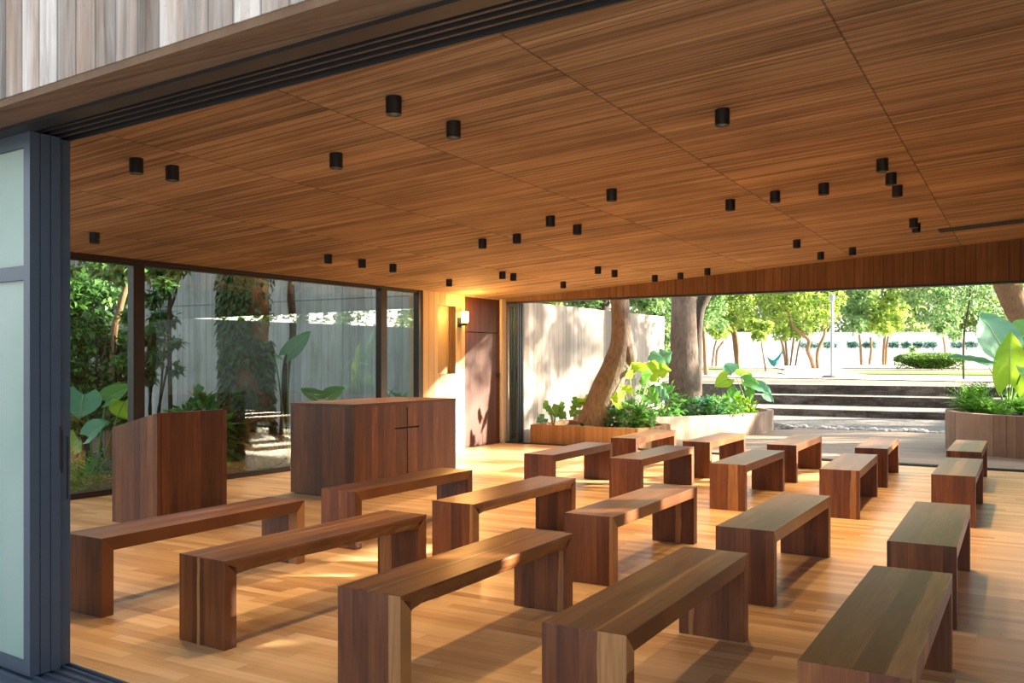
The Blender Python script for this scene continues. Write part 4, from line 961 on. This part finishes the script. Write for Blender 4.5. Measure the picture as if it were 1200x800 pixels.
# ------------------------------------------------------------------ courtyard behind the window
# big ivy-covered tree
dI = 13.1
tr = trunk_px([(290, 552, 66, 0), (290, 520, 58, 0), (289, 450, 54, 0), (287, 380, 54, 0), (288, 330, 55, 0), (289, 290, 50, 0), (284, 150, 40, .2), (275, 0, 30, .5)], dI); tr[0][0].z = -.1
P, Q = smooth(*tr); t_ = thing('ivy_covered_tree', P[0], 'thick tree trunk wrapped in dark ivy behind the long window', 'tree')
base = P[0]; mb = MB(); mb.tube([p-base for p in P], Q, 18, 0, .12, 9); mb.build('trunk', M['bark_warm'], t_)
rnd = random.Random(31); mb = MB()
for i in range(6500):
    u = rnd.random()**.85*.62*(len(P)-1); k = int(u); p = P[k].lerp(P[min(k+1, len(P)-1)], u-k); r = Q[k]
    a = rnd.uniform(-math.pi, math.pi)
    side_ = RT*math.cos(a)+HD*math.sin(a)
    hfrac = (p.z+.1)/3.4
    if math.cos(a) > .45 and hfrac > .55 and rnd.random() < .93: continue
    if noise.noise(Vector((p.z*1.5, a*1.2, 3))) < -.15 and hfrac > .25 and rnd.random() < .75: continue
    q = p+side_*(r*(1.02+.10*rnd.random()))
    mb.leaf(q-base, side_*.5+Vector((rnd.uniform(-.6, .6), rnd.uniform(-.6, .6), -.8)), side_, rnd.uniform(.07, .13), rnd.uniform(.06, .10), .1, .2)
mb.build('ivy', M['leaf_ivy'], t_)
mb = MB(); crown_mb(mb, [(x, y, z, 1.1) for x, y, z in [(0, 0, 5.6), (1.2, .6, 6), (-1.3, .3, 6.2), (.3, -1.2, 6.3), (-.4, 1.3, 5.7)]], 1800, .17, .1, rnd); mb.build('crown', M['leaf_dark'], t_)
# thin bent trunk right of it
tr = trunk_px([(331, 545, 13, 0), (332, 510, 10, 0), (334, 455, 9, 0), (336, 425, 8.5, 0), (342, 400, 8, 0), (343, 375, 8.5, 0), (341, 345, 9, 0), (342, 320, 7, 0), (346, 240, 6, 0)], 13.9); tr[0][0].z = -.06
tree('slim bent trunk right of the ivy-covered tree', [tr], px_clusters([(350, 230, 45, 0), (315, 215, 40, .5), (380, 200, 40, 0)], 13.9), 700, .15, .09, 'leaf_dark', 'bark_dark', 21)
# slim trunk with whorls of dark leaves at left
tr = trunk_px([(200, 548, 6, 0), (200, 500, 5.5, 0), (199, 440, 5, 0), (198, 380, 5, 0), (199, 345, 4.5, 0), (196, 300, 4, 0)], 13.); tr[0][0].z = -.06
br = trunk_px([(199, 362, 3.5, 0), (204, 350, 3, 0), (208, 335, 2.2, 0)], 13.)
tree('slim dark-leaved young tree between the mullion and the ivy-covered tree', [tr, br], px_clusters([(183, 322, 15, 0), (205, 318, 13, 0), (178, 350, 12, 0), (190, 372, 16, .2), (178, 395, 13, 0), (205, 400, 9, 0), (184, 418, 10, 0), (208, 432, 8, 0), (195, 335, 12, -.3)], 13.), 900, .15, .065, 'leaf_dark', 'bark_dark', 22)
# leaning branchy tree at far left
tr = trunk_px([(128, 470, 9, 0), (133, 400, 7.5, 0), (141, 360, 7, 0), (148, 335, 6, 0), (153, 300, 5, 0)], 14.); tr[0][0].z = -.06
tree('leaning pale-barked tree at the left end of the courtyard', [tr], px_clusters([(140, 318, 18, 0), (150, 345, 12, .4), (120, 315, 20, .6), (155, 305, 18, -.2), (128, 345, 14, 1)], 14.), 1000, .13, .075, 'leaf_park_b', 'bark_warm', 23)
for i, (px, d, lab, cl, n, mt) in enumerate([
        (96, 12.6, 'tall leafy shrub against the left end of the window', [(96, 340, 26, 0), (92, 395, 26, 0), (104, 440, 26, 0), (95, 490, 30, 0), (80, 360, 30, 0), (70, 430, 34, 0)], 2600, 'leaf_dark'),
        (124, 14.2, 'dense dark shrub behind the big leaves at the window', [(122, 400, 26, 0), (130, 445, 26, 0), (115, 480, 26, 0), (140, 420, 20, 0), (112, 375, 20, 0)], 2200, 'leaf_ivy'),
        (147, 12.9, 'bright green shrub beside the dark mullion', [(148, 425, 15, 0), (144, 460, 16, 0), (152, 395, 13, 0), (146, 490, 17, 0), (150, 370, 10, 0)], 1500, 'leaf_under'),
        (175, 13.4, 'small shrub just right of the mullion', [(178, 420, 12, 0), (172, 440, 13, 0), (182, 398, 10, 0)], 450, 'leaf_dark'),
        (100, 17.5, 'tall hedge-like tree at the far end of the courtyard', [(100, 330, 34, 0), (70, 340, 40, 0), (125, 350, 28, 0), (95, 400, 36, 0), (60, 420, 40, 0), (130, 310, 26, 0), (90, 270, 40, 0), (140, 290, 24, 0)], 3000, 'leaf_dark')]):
    b = at(px, d, -.06); rnd = random.Random(300+i); t_ = thing('shrub', b, lab, 'shrub'); mb = MB()
    crown_mb(mb, [(x-b.x, y-b.y, max(z-b.z, .2), r) for x, y, z, r in px_clusters(cl, d)], n, .0085*d, .0050*d, rnd); mb.build('foliage', M[mt], t_)
    mb = MB()
    for k in range(5): mb.tube([(.05*k-.1, .04*(k % 3), 0), (.1*k-.2, .1*(k % 2), .8), (.2*k-.4, .12, 1.9)], [.025, .02, .012], 6)
    mb.build('stems', M['bark_dark'], t_)
ears(112, 10.9, -.06, 'big-leaved plant close behind the window at the left', [
    (98, 462, 92, 490, 0, .45, 'leaf_blue', 0, (.3, -.8, .5, -.1)), (124, 470, 152, 448, .1, .34, 'leaf_mid', 0, (0, -.7, .8, .1)), (146, 470, 150, 492, .1, .36, 'leaf_lime', 0, (0, -1, .4, 0)),
    (104, 512, 124, 492, -.2, .4, 'leaf_blue', 0, (0, -.6, .9, 0)), (92, 515, 80, 530, -.1, .36, 'leaf_mid', 0, (0, -.8, .6, 0))])
ears(338, 13.4, -.06, 'tall plant with pale upright leaves right of the bent trunk', [
    (337, 415, 364, 386, 0, .26, 'leaf_blue', 0, (.75, -.35, .9, .15)), (322, 418, 298, 394, .1, .28, 'leaf_mid', 0, (-.4, .2, 1, .1)), (385, 466, 402, 452, .3, .34, 'leaf_mid', 0, (0, -.6, .9, .1)), (372, 468, 354, 452, .4, .34, 'leaf_mid', 0, (0, -.3, 1, .1))])
for i, (px, d, lab, rr, hh, n) in enumerate([(236, 13.2, 'green plant beside the lectern behind the glass', .42, .55, 260), (252, 12.6, 'small bright plant at the foot of the ivy-covered tree', .3, .42, 200), (410, 14.0, 'low green plant behind the altar beyond the glass', .5, .4, 240), (466, 15.6, 'small green plant by the courtyard wall near the niche', .35, .5, 160)]):
    bush('courtyard_plant', at(px, d, -.06), lab, 'plant', (0, 0, hh), (rr, rr, hh*.9), n, .22, .13, 'leaf_under', 5, 400+i)
fern(96, 10.6, -.06, 'strappy fern low behind the window beside the post', 40, .75, 1.0, 'leaf_under', seed=9)


# ------------------------------------------------------------------ light, sky, camera
w = bpy.data.worlds.new('sky'); scn.world = w; w.use_nodes = True; nt = w.node_tree; nt.nodes.clear()
sky = nt.nodes.new('ShaderNodeTexSky'); sky.sky_type = 'NISHITA'; sky.sun_disc = False; sky.sun_elevation = R(30); sky.sun_rotation = R(60); sky.air_density = 1.2; sky.dust_density = 2.5; sky.altitude = 200
bg = nt.nodes.new('ShaderNodeBackground'); bg.inputs[1].default_value = .25; wo = nt.nodes.new('ShaderNodeOutputWorld')
hs = nt.nodes.new('ShaderNodeHueSaturation'); hs.inputs['Saturation'].default_value = .45; nt.links.new(sky.outputs[0], hs.inputs['Color']); nt.links.new(hs.outputs[0], bg.inputs[0]); nt.links.new(bg.outputs[0], wo.inputs[0])
sd = bpy.data.lights.new('sun', 'SUN'); sd.energy = 21.; sd.angle = R(.9); sd.color = (1, .88, .70)
so = bpy.data.objects.new('sun', sd); COL.objects.link(so)
so.rotation_euler = Vector((1, .577, .346)).to_track_quat('Z', 'Y').to_euler()
cam = bpy.data.cameras.new('camera'); co = bpy.data.objects.new('camera', cam); COL.objects.link(co)
cam.sensor_width = 36; cam.lens = F_PX/1200*36; cam.shift_y = (HY-400)/1200; cam.clip_end = 600; cam.clip_start = .05
co.location = (0, 0, HC); co.rotation_euler = (R(90), 0, R(30)); scn.camera = co
scn.view_settings.view_transform = 'Standard'; scn.view_settings.look = 'None'; scn.view_settings.gamma = 1; scn.view_settings.use_curve_mapping = False
scn.view_settings.exposure = 1.0
c = scn.cycles; c.use_denoising = True; c.max_bounces = 8; c.diffuse_bounces = 5; c.glossy_bounces = 4; c.transparent_max_bounces = 16; c.sample_clamp_indirect = 6.; c.caustics_reflective = False; c.caustics_refractive = False
